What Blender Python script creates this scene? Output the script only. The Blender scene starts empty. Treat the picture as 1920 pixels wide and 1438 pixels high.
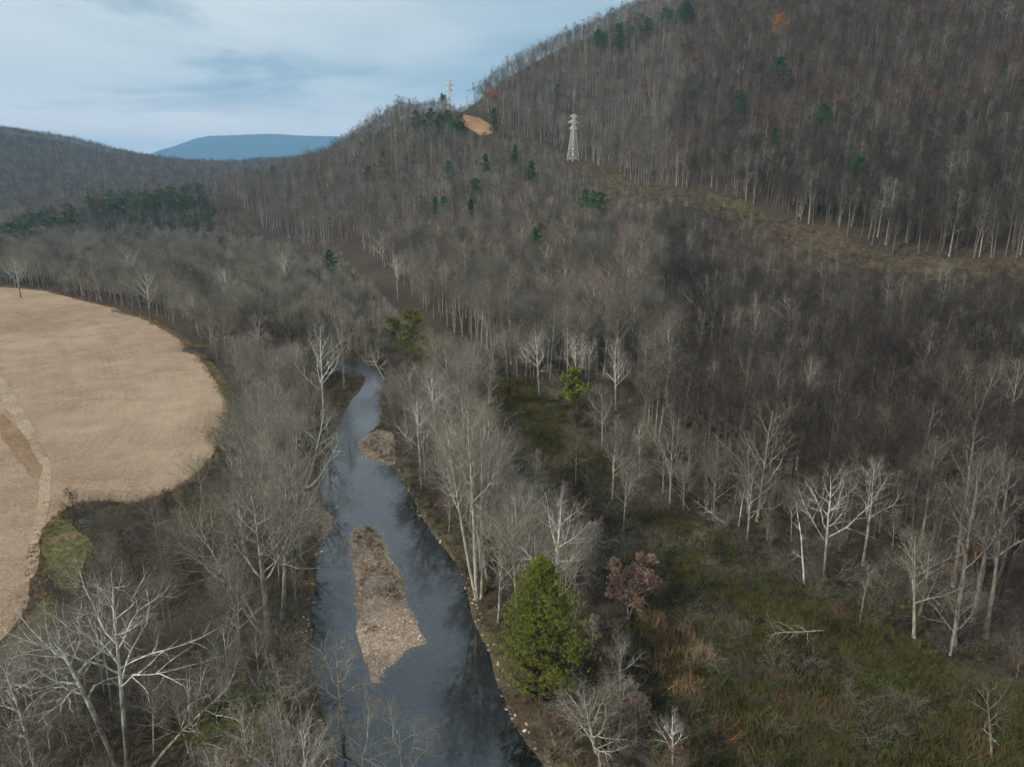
import bpy, math, random
import numpy as np

# ------------------------------------------------------------------ camera, sky, sun, exposure
scene = bpy.context.scene
W0, H0, F0 = 1920.0, 1438.0, 1330.0          # photograph size and focal length in its pixels
CAM_Z, PITCH = 60.0, math.radians(16.3)
cam_data = bpy.data.cameras.new('camera')
cam_data.sensor_width = 36.0
cam_data.lens = 36.0 * F0 / W0
cam_data.clip_start, cam_data.clip_end = 1.0, 40000.0
cam = bpy.data.objects.new('camera', cam_data)
scene.collection.objects.link(cam)
cam.location = (0, 0, CAM_Z)
cam.rotation_euler = (math.pi / 2 - PITCH, 0, 0)
scene.camera = cam

SUN_EL, SUN_AZ = math.radians(36), math.radians(-122)      # azimuth from +Y, clockwise
world = bpy.data.worlds.new('World'); scene.world = world; world.use_nodes = True
def build_world():
    nt = world.node_tree; N = nt.nodes; L = nt.links; N.clear()
    out = N.new('ShaderNodeOutputWorld'); bg = N.new('ShaderNodeBackground')
    sky = N.new('ShaderNodeTexSky'); sky.sky_type = 'NISHITA'; sky.sun_disc = False
    sky.sun_elevation = SUN_EL; sky.sun_rotation = SUN_AZ
    sky.air_density = 1.0; sky.dust_density = 1.5; sky.ozone_density = 1.5
    tc = N.new('ShaderNodeTexCoord'); sep = N.new('ShaderNodeSeparateXYZ'); L.new(tc.outputs['Generated'], sep.inputs[0])
    # cloud deck: direction projected on a level plane
    az = N.new('ShaderNodeMath'); az.operation = 'MAXIMUM'; az.inputs[1].default_value = 0.0; L.new(sep.outputs[2], az.inputs[0])
    ad = N.new('ShaderNodeMath'); ad.operation = 'ADD'; ad.inputs[1].default_value = 0.09; L.new(az.outputs[0], ad.inputs[0])
    dx = N.new('ShaderNodeMath'); dx.operation = 'DIVIDE'; L.new(sep.outputs[0], dx.inputs[0]); L.new(ad.outputs[0], dx.inputs[1])
    dy = N.new('ShaderNodeMath'); dy.operation = 'DIVIDE'; L.new(sep.outputs[1], dy.inputs[0]); L.new(ad.outputs[0], dy.inputs[1])
    cb = N.new('ShaderNodeCombineXYZ'); L.new(dx.outputs[0], cb.inputs[0]); L.new(dy.outputs[0], cb.inputs[1])
    def noise(scale, detail, dist, off, rough=0.55):
        mp = N.new('ShaderNodeMapping'); mp.inputs['Location'].default_value = off; L.new(cb.outputs[0], mp.inputs[0])
        n = N.new('ShaderNodeTexNoise'); n.inputs['Scale'].default_value = scale; n.inputs['Detail'].default_value = detail
        n.inputs['Distortion'].default_value = dist; n.inputs['Roughness'].default_value = rough; L.new(mp.outputs[0], n.inputs['Vector']); return n
    def ramp(src, p0, p1):
        r = N.new('ShaderNodeMapRange'); r.interpolation_type = 'SMOOTHSTEP'; r.inputs[1].default_value = p0; r.inputs[2].default_value = p1
        L.new(src, r.inputs[0]); return r
    n1 = noise(0.30, 4, 0.3, (3.1, 0.4, 0)); n2 = noise(0.62, 7, 0.5, (7.3, 2.2, 0), 0.6)
    veil = ramp(n1.outputs[0], 0.32, 0.54); dark = ramp(n2.outputs[0], 0.50, 0.66)
    def mix(fac, a, b):
        m = N.new('ShaderNodeMix'); m.data_type = 'RGBA'
        if isinstance(fac, float): m.inputs[0].default_value = fac
        else: L.new(fac, m.inputs[0])
        for s, v in ((6, a), (7, b)):
            if isinstance(v, tuple): m.inputs[s].default_value = v
            else: L.new(v, m.inputs[s])
        return m.outputs[2]
    base = mix(0.9, sky.outputs[0], (4.5, 5.9, 6.8, 1))               # thin high overcast over the clear sky
    vm = N.new('ShaderNodeMath'); vm.operation = 'MULTIPLY'; vm.inputs[1].default_value = 0.85; L.new(veil.outputs[0], vm.inputs[0])
    c1 = mix(vm.outputs[0], base, (8.3, 8.8, 8.9, 1))
    dm = N.new('ShaderNodeMath'); dm.operation = 'MULTIPLY'; dm.inputs[1].default_value = 0.85; L.new(dark.outputs[0], dm.inputs[0])
    c2 = mix(dm.outputs[0], c1, (3.7, 4.9, 5.8, 1))
    hz_ = ramp(sep.outputs[2], 0.11, 0.0)
    hm = N.new('ShaderNodeMath'); hm.operation = 'MULTIPLY'; hm.inputs[1].default_value = 0.85; L.new(hz_.outputs[0], hm.inputs[0])
    c3 = mix(hm.outputs[0], c2, (25.0, 20.5, 16.8, 1))
    L.new(c3, bg.inputs[0]); bg.inputs[1].default_value = 0.088
    L.new(bg.outputs[0], out.inputs[0])
build_world()
sun_d = bpy.data.lights.new('sun', 'SUN'); sun_d.energy = 3.7; sun_d.angle = math.radians(8); sun_d.color = (1.0, 0.935, 0.83)
sun = bpy.data.objects.new('sun', sun_d); scene.collection.objects.link(sun)
sun.rotation_euler = (math.pi / 2 - SUN_EL, 0, -SUN_AZ + math.pi)
vs = scene.view_settings; vs.view_transform = 'Standard'; vs.look = 'None'; vs.exposure = 0.22; vs.gamma = 1.0; vs.use_curve_mapping = False
cy = scene.cycles
cy.max_bounces = 3; cy.diffuse_bounces = 2; cy.glossy_bounces = 2; cy.transmission_bounces = 2; cy.transparent_max_bounces = 6; cy.volume_bounces = 0
cy.use_adaptive_sampling = True; cy.adaptive_threshold = 0.038; cy.adaptive_min_samples = 16
cy.use_denoising = True; cy.denoiser = 'OPENIMAGEDENOISE'; cy.denoising_input_passes = 'RGB_ALBEDO_NORMAL'

# ------------------------------------------------------------------ helpers
C = scene.collection
RNG = np.random.default_rng(7)
SP, CP = math.sin(PITCH), math.cos(PITCH)
def ray(u, v):
    x = (u - W0 / 2) / F0; yc = (H0 / 2 - v) / F0
    return np.array([x, CP + yc * SP, -SP + yc * CP])
def at_y(u, v, Y):                             # the point seen at (u, v), Y metres ahead
    d = ray(u, v); t = Y / d[1]; return np.array([d[0] * t, Y, CAM_Z + d[2] * t])
def at_z(u, v, z=0.0):
    d = ray(u, v); t = (z - CAM_Z) / d[2]; return np.array([d[0] * t, d[1] * t, z])
def project(P):
    P = np.asarray(P, float); rz = P[..., 2] - CAM_Z
    f = P[..., 1] * CP - rz * SP; up = P[..., 1] * SP + rz * CP
    return W0 / 2 + F0 * P[..., 0] / f, H0 / 2 - F0 * up / f, f

def tag(o, label=None, cat=None, group=None, kind=None):
    if label: o['label'] = label
    if cat: o['category'] = cat
    if group: o['group'] = group
    if kind: o['kind'] = kind
    return o
def link(o, parent=None):
    C.objects.link(o)
    if parent is not None: o.parent = parent
    return o
def empty(name, loc=(0, 0, 0), rot=(0, 0, 0), scale=1.0):
    o = bpy.data.objects.new(name, None); o.location = loc; o.rotation_euler = rot; o.empty_display_size = 0.5
    o.scale = (scale,) * 3 if not hasattr(scale, '__len__') else scale
    return link(o)
def mesh_np(name, V, faces, mats, smooth=True, midx=None):
    """faces: list of int arrays (M,3) or (M,4)"""
    me = bpy.data.meshes.new(name)
    V = np.asarray(V, np.float32).reshape(-1, 3)
    faces = [np.asarray(f, np.int32) for f in faces if len(f)]
    tot = np.concatenate([np.full(len(f), f.shape[1], np.int32) for f in faces])
    loops = np.concatenate([f.ravel() for f in faces])
    me.vertices.add(len(V)); me.vertices.foreach_set('co', V.ravel())
    me.loops.add(len(loops)); me.loops.foreach_set('vertex_index', loops)
    me.polygons.add(len(tot)); st = np.concatenate([[0], np.cumsum(tot)[:-1]]).astype(np.int32)
    me.polygons.foreach_set('loop_start', st)
    try: me.polygons.foreach_set('loop_total', tot)
    except Exception: pass
    if midx is not None: me.polygons.foreach_set('material_index', np.asarray(midx, np.int32))
    me.update(calc_edges=True)
    me.polygons.foreach_set('use_smooth', np.full(len(tot), smooth))
    for m in (mats if isinstance(mats, (list, tuple)) else [mats]): me.materials.append(m)
    return me
def mesh_obj(name, V, faces, mat, parent=None, smooth=True):
    return link(bpy.data.objects.new(name, mesh_np(name, V, faces, mat, smooth)), parent)
def set_attr(me, name, vals):
    a = me.attributes.new(name, 'FLOAT', 'POINT'); a.data.foreach_set('value', np.asarray(vals, np.float32))

def fbm2(x, y, seed, scale, octaves=4, rough=0.5):
    """value noise, vectorised"""
    out = np.zeros_like(x, float); amp = 1.0; tot = 0
    tab = np.random.default_rng(seed).random((256, 256))
    for o in range(octaves):
        X = x / scale * 2 ** o + 17.3 * o; Y = y / scale * 2 ** o - 9.1 * o
        xi = np.floor(X).astype(int); yi = np.floor(Y).astype(int); fx = X - xi; fy = Y - yi
        fx = fx * fx * (3 - 2 * fx); fy = fy * fy * (3 - 2 * fy)
        a = tab[xi & 255, yi & 255]; b = tab[(xi + 1) & 255, yi & 255]; c = tab[xi & 255, (yi + 1) & 255]; d = tab[(xi + 1) & 255, (yi + 1) & 255]
        out += amp * ((a * (1 - fx) + b * fx) * (1 - fy) + (c * (1 - fx) + d * fx) * fy - 0.5) * 2; tot += amp; amp *= rough
    return out / tot
def sdf(poly, x, y):
    """signed distance (negative inside) and nearest boundary point"""
    shp = np.shape(x); x = np.ravel(x).astype(float); y = np.ravel(y).astype(float); pa = np.asarray(poly)
    nb = (x > pa[:, 0].min() - 20) & (x < pa[:, 0].max() + 20) & (y > pa[:, 1].min() - 20) & (y < pa[:, 1].max() + 20)
    if not nb.all():
        d = np.full(x.shape, 30.0); qx = x.copy(); qy = y.copy()
        if nb.any(): d[nb], qx[nb], qy[nb] = sdf(poly, x[nb], y[nb])
        return d.reshape(shp), qx.reshape(shp), qy.reshape(shp)
    best = np.full(x.shape, 1e18); nx = np.zeros_like(x); ny = np.zeros_like(x); ins = np.zeros(x.shape, bool)
    n = len(poly)
    for i in range(n):
        ax, ay = poly[i][:2]; bx, by = poly[(i + 1) % n][:2]
        ex, ey = bx - ax, by - ay; t = np.clip(((x - ax) * ex + (y - ay) * ey) / (ex * ex + ey * ey + 1e-12), 0, 1)
        px = ax + t * ex; py = ay + t * ey; d = (x - px) ** 2 + (y - py) ** 2
        m = d < best; best[m] = d[m]; nx[m] = px[m]; ny[m] = py[m]
        if ay != by:
            c = ((ay > y) != (by > y)) & (x < ex * (y - ay) / (by - ay) + ax); ins ^= c
    d = np.sqrt(best); d[ins] *= -1
    return d.reshape(shp), nx.reshape(shp), ny.reshape(shp)
def line_dist(pts, x, y):
    best = np.full(np.shape(x), 1e18)
    for (ax, ay), (bx, by) in zip(pts[:-1], pts[1:]):
        ex, ey = bx - ax, by - ay; t = np.clip(((x - ax) * ex + (y - ay) * ey) / (ex * ex + ey * ey + 1e-12), 0, 1)
        best = np.minimum(best, (x - ax - t * ex) ** 2 + (y - ay - t * ey) ** 2)
    return np.sqrt(best)
def rough_poly(P, step, amp, seed):
    """resample a closed polygon and roughen its outline"""
    P = np.asarray([p[:2] for p in P], float); out = []
    for i in range(len(P)):
        a, b = P[i], P[(i + 1) % len(P)]; n = max(1, int(np.hypot(*(b - a)) / step))
        for k in range(n): out.append(a + (b - a) * k / n)
    out = np.array(out)
    for _ in range(2): out = 0.5 * out + 0.25 * (np.roll(out, 1, 0) + np.roll(out, -1, 0))
    out[:, 0] += amp * fbm2(out[:, 0], out[:, 1], seed, step * 4, 3)
    out[:, 1] += amp * fbm2(out[:, 0], out[:, 1], seed + 1, step * 4, 3)
    return out

# ------------------------------------------------------------------ materials
def new_mat(name):
    m = bpy.data.materials.new(name); m.use_nodes = True
    nt = m.node_tree; b = nt.nodes['Principled BSDF']; b.inputs['Roughness'].default_value = 0.9
    b.inputs['Specular IOR Level'].default_value = 0.15
    return m, nt.nodes, nt.links, b
def nd_noise(N, L, vec, scale, detail=4, rough=0.55, dist=0.0):
    n = N.new('ShaderNodeTexNoise'); n.inputs['Scale'].default_value = scale; n.inputs['Detail'].default_value = detail
    n.inputs['Roughness'].default_value = rough; n.inputs['Distortion'].default_value = dist
    if vec is not None: L.new(vec, n.inputs['Vector'])
    return n.outputs[0]
def nd_ramp(N, L, src, stops):
    r = N.new('ShaderNodeValToRGB'); e = r.color_ramp.elements
    while len(e) < len(stops): e.new(0.5)
    for k, (p, c) in enumerate(stops): e[k].position = p; e[k].color = (*c, 1)
    L.new(src, r.inputs[0]); return r.outputs[0]
def nd_range(N, L, src, a, b, c=0.0, d=1.0):
    r = N.new('ShaderNodeMapRange'); r.interpolation_type = 'SMOOTHSTEP'
    for k, v in zip((1, 2, 3, 4), (a, b, c, d)): r.inputs[k].default_value = v
    L.new(src, r.inputs[0]); return r.outputs[0]
def nd_mix(N, L, fac, a, b, mode='MIX'):
    m = N.new('ShaderNodeMix'); m.data_type = 'RGBA'; m.blend_type = mode
    if isinstance(fac, (int, float)): m.inputs[0].default_value = fac
    else: L.new(fac, m.inputs[0])
    for s, v in ((6, a), (7, b)):
        if isinstance(v, tuple): m.inputs[s].default_value = (*v, 1)
        else: L.new(v, m.inputs[s])
    return m.outputs[2]
def nd_bump(N, L, b, h, strength, dist):
    bp = N.new('ShaderNodeBump'); bp.inputs['Strength'].default_value = strength; bp.inputs['Distance'].default_value = dist
    L.new(h, bp.inputs['Height']); L.new(bp.outputs[0], b.inputs['Normal'])
def nd_pos(N):
    return N.new('ShaderNodeNewGeometry').outputs['Position']
def nd_attr(N, name):
    a = N.new('ShaderNodeAttribute'); a.attribute_name = name; return a.outputs['Fac']

def ground_mat(name, stops, big=0.02, small=0.5, speck=None, bump=0.6, bdist=0.3, fine=3.0):
    m, N, L, b = new_mat(name); p = nd_pos(N)
    n1 = nd_noise(N, L, p, big, 5, 0.6, 0.4); n2 = nd_noise(N, L, p, small, 6, 0.65); n3 = nd_noise(N, L, p, fine, 4, 0.7)
    s = N.new('ShaderNodeMath'); s.operation = 'MULTIPLY_ADD'; L.new(n2, s.inputs[0]); s.inputs[1].default_value = 0.75
    s0 = N.new('ShaderNodeMath'); s0.operation = 'MULTIPLY_ADD'; L.new(n1, s0.inputs[0]); s0.inputs[1].default_value = 0.8; s0.inputs[2].default_value = -0.275
    L.new(s0.outputs[0], s.inputs[2])
    col = nd_ramp(N, L, s.outputs[0], stops)
    k = nd_range(N, L, n3, 0.3, 0.7, 0.55, 1.45)
    cc = N.new('ShaderNodeVectorMath'); cc.operation = 'SCALE'; L.new(col, cc.inputs[0]); L.new(k, cc.inputs['Scale'])
    out = cc.outputs[0]
    if speck: out = nd_mix(N, L, nd_range(N, L, nd_noise(N, L, p, 1.7, 3), 0.60, 0.68), out, speck)
    L.new(out, b.inputs['Base Color'])
    nd_bump(N, L, b, n2, bump, bdist)
    return m
M = {}
M['litter'] = ground_mat('leaf_litter', [(0.25, (0.024, 0.020, 0.015)), (0.45, (0.044, 0.035, 0.025)), (0.6, (0.072, 0.051, 0.034)), (0.8, (0.050, 0.046, 0.028))])
M['meadow'] = ground_mat('rough_meadow', [(0.25, (0.016, 0.014, 0.009)), (0.42, (0.032, 0.032, 0.013)), (0.52, (0.050, 0.054, 0.018)), (0.62, (0.075, 0.052, 0.028)), (0.85, (0.11, 0.072, 0.040))], 0.05, 0.45)
M['clearing'] = ground_mat('cut_clearing', [(0.3, (0.042, 0.032, 0.023)), (0.48, (0.085, 0.064, 0.042)), (0.6, (0.10, 0.085, 0.048)), (0.75, (0.075, 0.075, 0.036))], 0.03, 0.25)
M['tan_grass'] = ground_mat('dry_tan_grass', [(0.25, (0.10, 0.06, 0.035)), (0.5, (0.30, 0.165, 0.085)), (0.75, (0.40, 0.25, 0.14))], 0.06, 0.3)
M['verge'] = ground_mat('mown_verge', [(0.3, (0.06, 0.055, 0.025)), (0.45, (0.085, 0.085, 0.03)), (0.55, (0.12, 0.105, 0.045)), (0.68, (0.21, 0.14, 0.08))], 0.14, 0.6)
M['strip'] = ground_mat('dry_strip', [(0.3, (0.16, 0.098, 0.055)), (0.5, (0.22, 0.14, 0.083)), (0.75, (0.29, 0.20, 0.12))], 0.08, 0.7)
M['bank'] = ground_mat('earth_bank', [(0.3, (0.045, 0.035, 0.024)), (0.46, (0.10, 0.074, 0.047)), (0.6, (0.085, 0.078, 0.038)), (0.8, (0.16, 0.12, 0.078))], 0.08, 0.7)
M['track'] = ground_mat('dirt_track', [(0.3, (0.20, 0.145, 0.095)), (0.55, (0.34, 0.26, 0.175)), (0.8, (0.27, 0.21, 0.125))], 0.08, 0.6)
M['bed'] = ground_mat('river_bed', [(0.3, (0.035, 0.03, 0.024)), (0.5, (0.10, 0.08, 0.062)), (0.75, (0.18, 0.142, 0.11))], 0.12, 1.1)
M['gravel'] = ground_mat('gravel', [(0.3, (0.13, 0.088, 0.06)), (0.5, (0.25, 0.185, 0.13)), (0.75, (0.37, 0.30, 0.235))], 0.3, 1.2, None, 0.8, 0.15, 5.0)

def field_mat():
    m, N, L, b = new_mat('harvested_field'); p = nd_pos(N)
    e = nd_attr(N, 'edge')
    n1 = nd_noise(N, L, p, 0.018, 5, 0.55, 0.6); n3 = nd_noise(N, L, p, 1.6, 5, 0.75)
    cb = N.new('ShaderNodeCombineXYZ'); L.new(e, cb.inputs[0])
    wob = N.new('ShaderNodeMath'); wob.operation = 'MULTIPLY_ADD'; L.new(nd_noise(N, L, p, 0.03, 3), wob.inputs[0]); wob.inputs[1].default_value = 5.0; L.new(e, wob.inputs[2])
    cb2 = N.new('ShaderNodeCombineXYZ'); L.new(wob.outputs[0], cb2.inputs[0])
    rows = nd_noise(N, L, cb2.outputs[0], 0.35, 4, 0.7)
    n4 = nd_noise(N, L, p, 0.12, 5, 0.7)
    def madd(a_, k, c_):
        s = N.new('ShaderNodeMath'); s.operation = 'MULTIPLY_ADD'; L.new(a_, s.inputs[0]); s.inputs[1].default_value = k
        if isinstance(c_, float): s.inputs[2].default_value = c_
        else: L.new(c_, s.inputs[2])
        return s.outputs[0]
    wv = N.new('ShaderNodeMath'); wv.operation = 'SINE'; L.new(madd(wob.outputs[0], 3.2, 0.0), wv.inputs[0])
    wm = N.new('ShaderNodeMath'); wm.operation = 'MULTIPLY'; L.new(wv.outputs[0], wm.inputs[0]); L.new(nd_range(N, L, nd_noise(N, L, p, 0.05, 3), 0.42, 0.62), wm.inputs[1])
    rows = madd(wm.outputs[0], 0.10, rows)
    v = madd(rows, 0.16, madd(n3, 0.75, madd(n4, 0.45, madd(n1, 0.5, -0.43))))
    col = nd_ramp(N, L, v, [(0.26, (0.15, 0.096, 0.061)), (0.44, (0.272, 0.19, 0.125)), (0.58, (0.365, 0.268, 0.182)), (0.75, (0.47, 0.365, 0.255))])
    L.new(col, b.inputs['Base Color']); nd_bump(N, L, b, n3, 0.9, 0.35); return m
M['field'] = field_mat()

def bark_mat(name, dark, pale, top=None, zlo=0.0, zhi=14.0):
    """bark: per-tree tone, blotches; white upper bark where the species has it"""
    m, N, L, b = new_mat(name)
    oi = N.new('ShaderNodeObjectInfo'); tc = N.new('ShaderNodeTexCoord'); obj = tc.outputs['Object']
    base = nd_mix(N, L, oi.outputs['Random'], dark, pale)
    mp = N.new('ShaderNodeMapping'); mp.inputs['Scale'].default_value = (1, 1, 0.35); L.new(obj, mp.inputs[0])
    n = nd_noise(N, L, mp.outputs[0], 2.6, 4, 0.6)
    if top:
        sp = N.new('ShaderNodeSeparateXYZ'); L.new(obj, sp.inputs[0])
        jz = N.new('ShaderNodeMath'); jz.operation = 'MULTIPLY_ADD'; L.new(n, jz.inputs[0]); jz.inputs[1].default_value = 9.0; L.new(sp.outputs[2], jz.inputs[2])
        f = nd_range(N, L, jz.outputs[0], zlo + 4.5, zhi + 4.5)
        base = nd_mix(N, L, f, base, top)
    k = nd_range(N, L, n, 0.35, 0.65, 0.52, 1.3)
    cc = N.new('ShaderNodeVectorMath'); cc.operation = 'SCALE'; L.new(base, cc.inputs[0]); L.new(k, cc.inputs['Scale'])
    L.new(cc.outputs[0], b.inputs['Base Color'])
    nd_bump(N, L, b, n, 0.5, 0.05)
    return m
M['bark'] = bark_mat('grey_bark', (0.12, 0.105, 0.082), (0.42, 0.39, 0.32))
M['bark_h'] = bark_mat('hill_bark', (0.085, 0.075, 0.062), (0.33, 0.305, 0.255))
M['twig_h'] = bark_mat('hill_twigs', (0.075, 0.067, 0.055), (0.22, 0.203, 0.168))
M['bark_k'] = bark_mat('dark_bark', (0.045, 0.038, 0.031), (0.19, 0.17, 0.142))  # shade of the right-hand wood put into bark colour; plain dark trees elsewhere
M['twig_k'] = bark_mat('shade_dark_twigs', (0.028, 0.023, 0.019), (0.085, 0.072, 0.057))  # twigs darkened for that same shade; plain dark brush elsewhere
M['twig'] = bark_mat('brown_twigs', (0.085, 0.073, 0.056), (0.23, 0.208, 0.158))
M['bark_w'] = bark_mat('white_bark', (0.16, 0.14, 0.11), (0.22, 0.20, 0.165), (0.56, 0.54, 0.475), 3.0, 14.0)
M['bark_s'] = bark_mat('bone_white_bark', (0.30, 0.28, 0.23), (0.36, 0.33, 0.27), (0.64, 0.62, 0.56), -6.0, 2.0)
M['twig_w'] = bark_mat('pale_twigs', (0.17, 0.15, 0.118), (0.29, 0.265, 0.21))
M['bark_p'] = bark_mat('pale_grey_bark', (0.27, 0.25, 0.20), (0.39, 0.365, 0.295))
M['bark_d'] = bark_mat('pine_bark', (0.06, 0.045, 0.035), (0.11, 0.085, 0.065))

def leaf_mat(name, a, b_, trans=0.15):
    m, N, L, b = new_mat(name); oi = N.new('ShaderNodeObjectInfo'); g = N.new('ShaderNodeNewGeometry')
    mx = nd_mix(N, L, g.outputs['Random Per Island'], a, b_)
    k = nd_range(N, L, oi.outputs['Random'], 0, 1, 0.75, 1.25)
    cc = N.new('ShaderNodeVectorMath'); cc.operation = 'SCALE'; L.new(mx, cc.inputs[0]); L.new(k, cc.inputs['Scale'])
    L.new(cc.outputs[0], b.inputs['Base Color']); b.inputs['Roughness'].default_value = 0.7
    return m
M['pine'] = leaf_mat('pine_needles', (0.028, 0.075, 0.028), (0.066, 0.145, 0.050))
M['cedar'] = leaf_mat('cedar_foliage', (0.10, 0.122, 0.022), (0.21, 0.23, 0.046))
M['copper'] = leaf_mat('copper_leaves', (0.30, 0.17, 0.115), (0.55, 0.37, 0.28))
M['rust'] = leaf_mat('rust_leaves', (0.30, 0.085, 0.022), (0.44, 0.15, 0.04))
M['russet'] = leaf_mat('russet_leaves', (0.09, 0.045, 0.03), (0.17, 0.085, 0.05))
def tuft_mat():
    m, N, L, b = new_mat('rough_grass_blades'); oi = N.new('ShaderNodeObjectInfo')
    n = nd_noise(N, L, oi.outputs['Location'], 0.11, 5, 0.65)
    s = N.new('ShaderNodeMath'); s.operation = 'MULTIPLY_ADD'; L.new(oi.outputs['Random'], s.inputs[0]); s.inputs[1].default_value = 0.28; L.new(n, s.inputs[2])
    col = nd_ramp(N, L, s.outputs[0], [(0.42, (0.018, 0.015, 0.009)), (0.51, (0.044, 0.033, 0.018)), (0.57, (0.056, 0.062, 0.019)), (0.68, (0.088, 0.098, 0.030)), (0.76, (0.088, 0.062, 0.032)), (0.9, (0.17, 0.105, 0.055))])
    L.new(col, b.inputs['Base Color']); return m
M['tuft'] = tuft_mat()
def blade_mat(name, stops):
    m, N, L, b = new_mat(name); oi = N.new('ShaderNodeObjectInfo'); L.new(nd_ramp(N, L, oi.outputs['Random'], stops), b.inputs['Base Color']); return m
M['tuft_t'] = blade_mat('tan_grass_blades', [(0.0, (0.13, 0.085, 0.045)), (0.5, (0.26, 0.165, 0.09)), (1.0, (0.36, 0.25, 0.15))])
M['tuft_b'] = blade_mat('brown_grass_blades', [(0.0, (0.06, 0.042, 0.03)), (0.4, (0.11, 0.082, 0.053)), (0.75, (0.16, 0.132, 0.078)), (1.0, (0.11, 0.115, 0.05))])
M['tuft_g'] = blade_mat('green_grass_blades', [(0.0, (0.05, 0.05, 0.02)), (0.4, (0.08, 0.088, 0.03)), (0.65, (0.12, 0.11, 0.045)), (1.0, (0.24, 0.165, 0.09))])
def stone_mat():
    m, N, L, b = new_mat('river_stone'); oi = N.new('ShaderNodeObjectInfo')
    col = nd_ramp(N, L, oi.outputs['Random'], [(0.0, (0.17, 0.125, 0.088)), (0.4, (0.31, 0.24, 0.175)), (0.75, (0.47, 0.40, 0.32)), (1.0, (0.60, 0.54, 0.46))])
    L.new(col, b.inputs['Base Color']); b.inputs['Roughness'].default_value = 0.8; return m
M['stone'] = stone_mat()
def water_mat():
    m, N, L, b = new_mat('river_water'); N.remove(b); out = N['Material Output']
    p = nd_pos(N)
    g = N.new('ShaderNodeBsdfGlossy'); g.inputs['Roughness'].default_value = 0.012; g.inputs['Color'].default_value = (0.95, 0.97, 1, 1)
    t = N.new('ShaderNodeBsdfTransparent'); t.inputs[0].default_value = (0.68, 0.66, 0.62, 1)
    f = N.new('ShaderNodeFresnel'); f.inputs[0].default_value = 2.0
    mp = N.new('ShaderNodeMapping'); mp.inputs['Scale'].default_value = (1, 0.6, 1); L.new(p, mp.inputs[0])
    n1 = nd_noise(N, L, mp.outputs[0], 1.6, 4, 0.6, 0.4); n2 = nd_noise(N, L, p, 0.06, 3)
    sp = N.new('ShaderNodeSeparateXYZ'); L.new(p, sp.inputs[0])
    rif = nd_range(N, L, sp.outputs[1], 150, 178, 0.035, 0.7)          # the riffle upstream of the bend
    pat = nd_range(N, L, n2, 0.35, 0.65, 0.5, 1.5)
    st = N.new('ShaderNodeMath'); st.operation = 'MULTIPLY'; L.new(rif, st.inputs[0]); L.new(pat, st.inputs[1])
    bp = N.new('ShaderNodeBump'); bp.inputs['Distance'].default_value = 0.12; L.new(n1, bp.inputs['Height']); L.new(st.outputs[0], bp.inputs['Strength'])
    L.new(bp.outputs[0], g.inputs['Normal']); L.new(bp.outputs[0], f.inputs['Normal'])
    df = N.new('ShaderNodeBsdfDiffuse'); df.inputs[0].default_value = (0.055, 0.078, 0.088, 1)
    m0 = N.new('ShaderNodeMixShader'); m0.inputs[0].default_value = 0.12; L.new(t.outputs[0], m0.inputs[1]); L.new(df.outputs[0], m0.inputs[2])
    mx = N.new('ShaderNodeMixShader'); L.new(f.outputs[0], mx.inputs[0]); L.new(m0.outputs[0], mx.inputs[1]); L.new(g.outputs[0], mx.inputs[2])
    L.new(mx.outputs[0], out.inputs[0]); return m
M['water'] = water_mat()
def steel_mat():
    m, N, L, b = new_mat('galvanised_steel'); n = nd_noise(N, L, nd_pos(N), 0.8, 3)
    L.new(nd_ramp(N, L, n, [(0.3, (0.68, 0.70, 0.69)), (0.7, (0.82, 0.83, 0.81))]), b.inputs['Base Color']); b.inputs['Roughness'].default_value = 0.5; b.inputs['Metallic'].default_value = 0.15; return m
M['steel'] = steel_mat()

# ------------------------------------------------------------------ terrain
def px(*pts, z=0.0): return [tuple(at_z(u, v, z)[:2]) for u, v in pts]
WATER_Z = -1.0
RIVER = px((690, 703), (660, 752), (632, 788), (612, 850), (588, 905), (592, 942), (630, 966), (604, 1000), (590, 1050), (582, 1100), (580, 1200), (590, 1300), (620, 1400), (650, 1500), (700, 1700),
           (1120, 1700), (1060, 1520), (1000, 1420), (958, 1330), (925, 1230), (882, 1130), (852, 1050), (795, 980), (742, 880), (705, 857), (668, 849), (674, 822), (708, 800), (716, 745), (722, 700), z=WATER_Z)
# upstream the river swings away behind the wooded bank
RIVER = RIVER + [(-48, 234), (-70, 246), (-100, 256), (-122, 258), (-120, 249), (-96, 243), (-72, 230)]
RIVER = rough_poly(RIVER, 3.0, 1.3, 11)
BAR = rough_poly(px((658, 1000), (672, 988), (692, 984), (706, 992), (720, 1022), (746, 1064), (762, 1112), (780, 1160), (797, 1196), (797, 1206), (762, 1214), (748, 1234), (722, 1256), (702, 1284), (692, 1262), (682, 1232), (668, 1180), (664, 1130), (662, 1080), (656, 1030), z=-0.9), 0.6, 0.75, 21)
FIELD = rough_poly(px((-500, 538), (0, 538), (80, 545), (150, 562), (215, 579), (270, 597), (330, 630), (376, 672), (408, 716), (424, 756), (424, 800), (396, 858), (350, 902), (300, 928), (235, 948), (150, 935), (105, 962), (72, 1010), (60, 1080), (40, 1160), (0, 1215), (-500, 1300)), 2.5, 0.7, 31)
VERGE = rough_poly(px((205, 580), (262, 590), (335, 622), (390, 668), (424, 716), (446, 762), (442, 790), (424, 800), (424, 756), (408, 716), (376, 672), (330, 630), (270, 598)), 2.0, 0.7, 41)
GRASS_L = rough_poly(px((84, 990), (112, 962), (138, 975), (152, 1000), (172, 1030), (150, 1072), (136, 1122), (106, 1112), (84, 1060)), 1.5, 1.6, 43)
GRASS_L2 = rough_poly(px((0, 1220), (60, 1150), (95, 1105), (120, 1120), (100, 1180), (60, 1240), (0, 1260)), 2.0, 1.0, 44)
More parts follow.
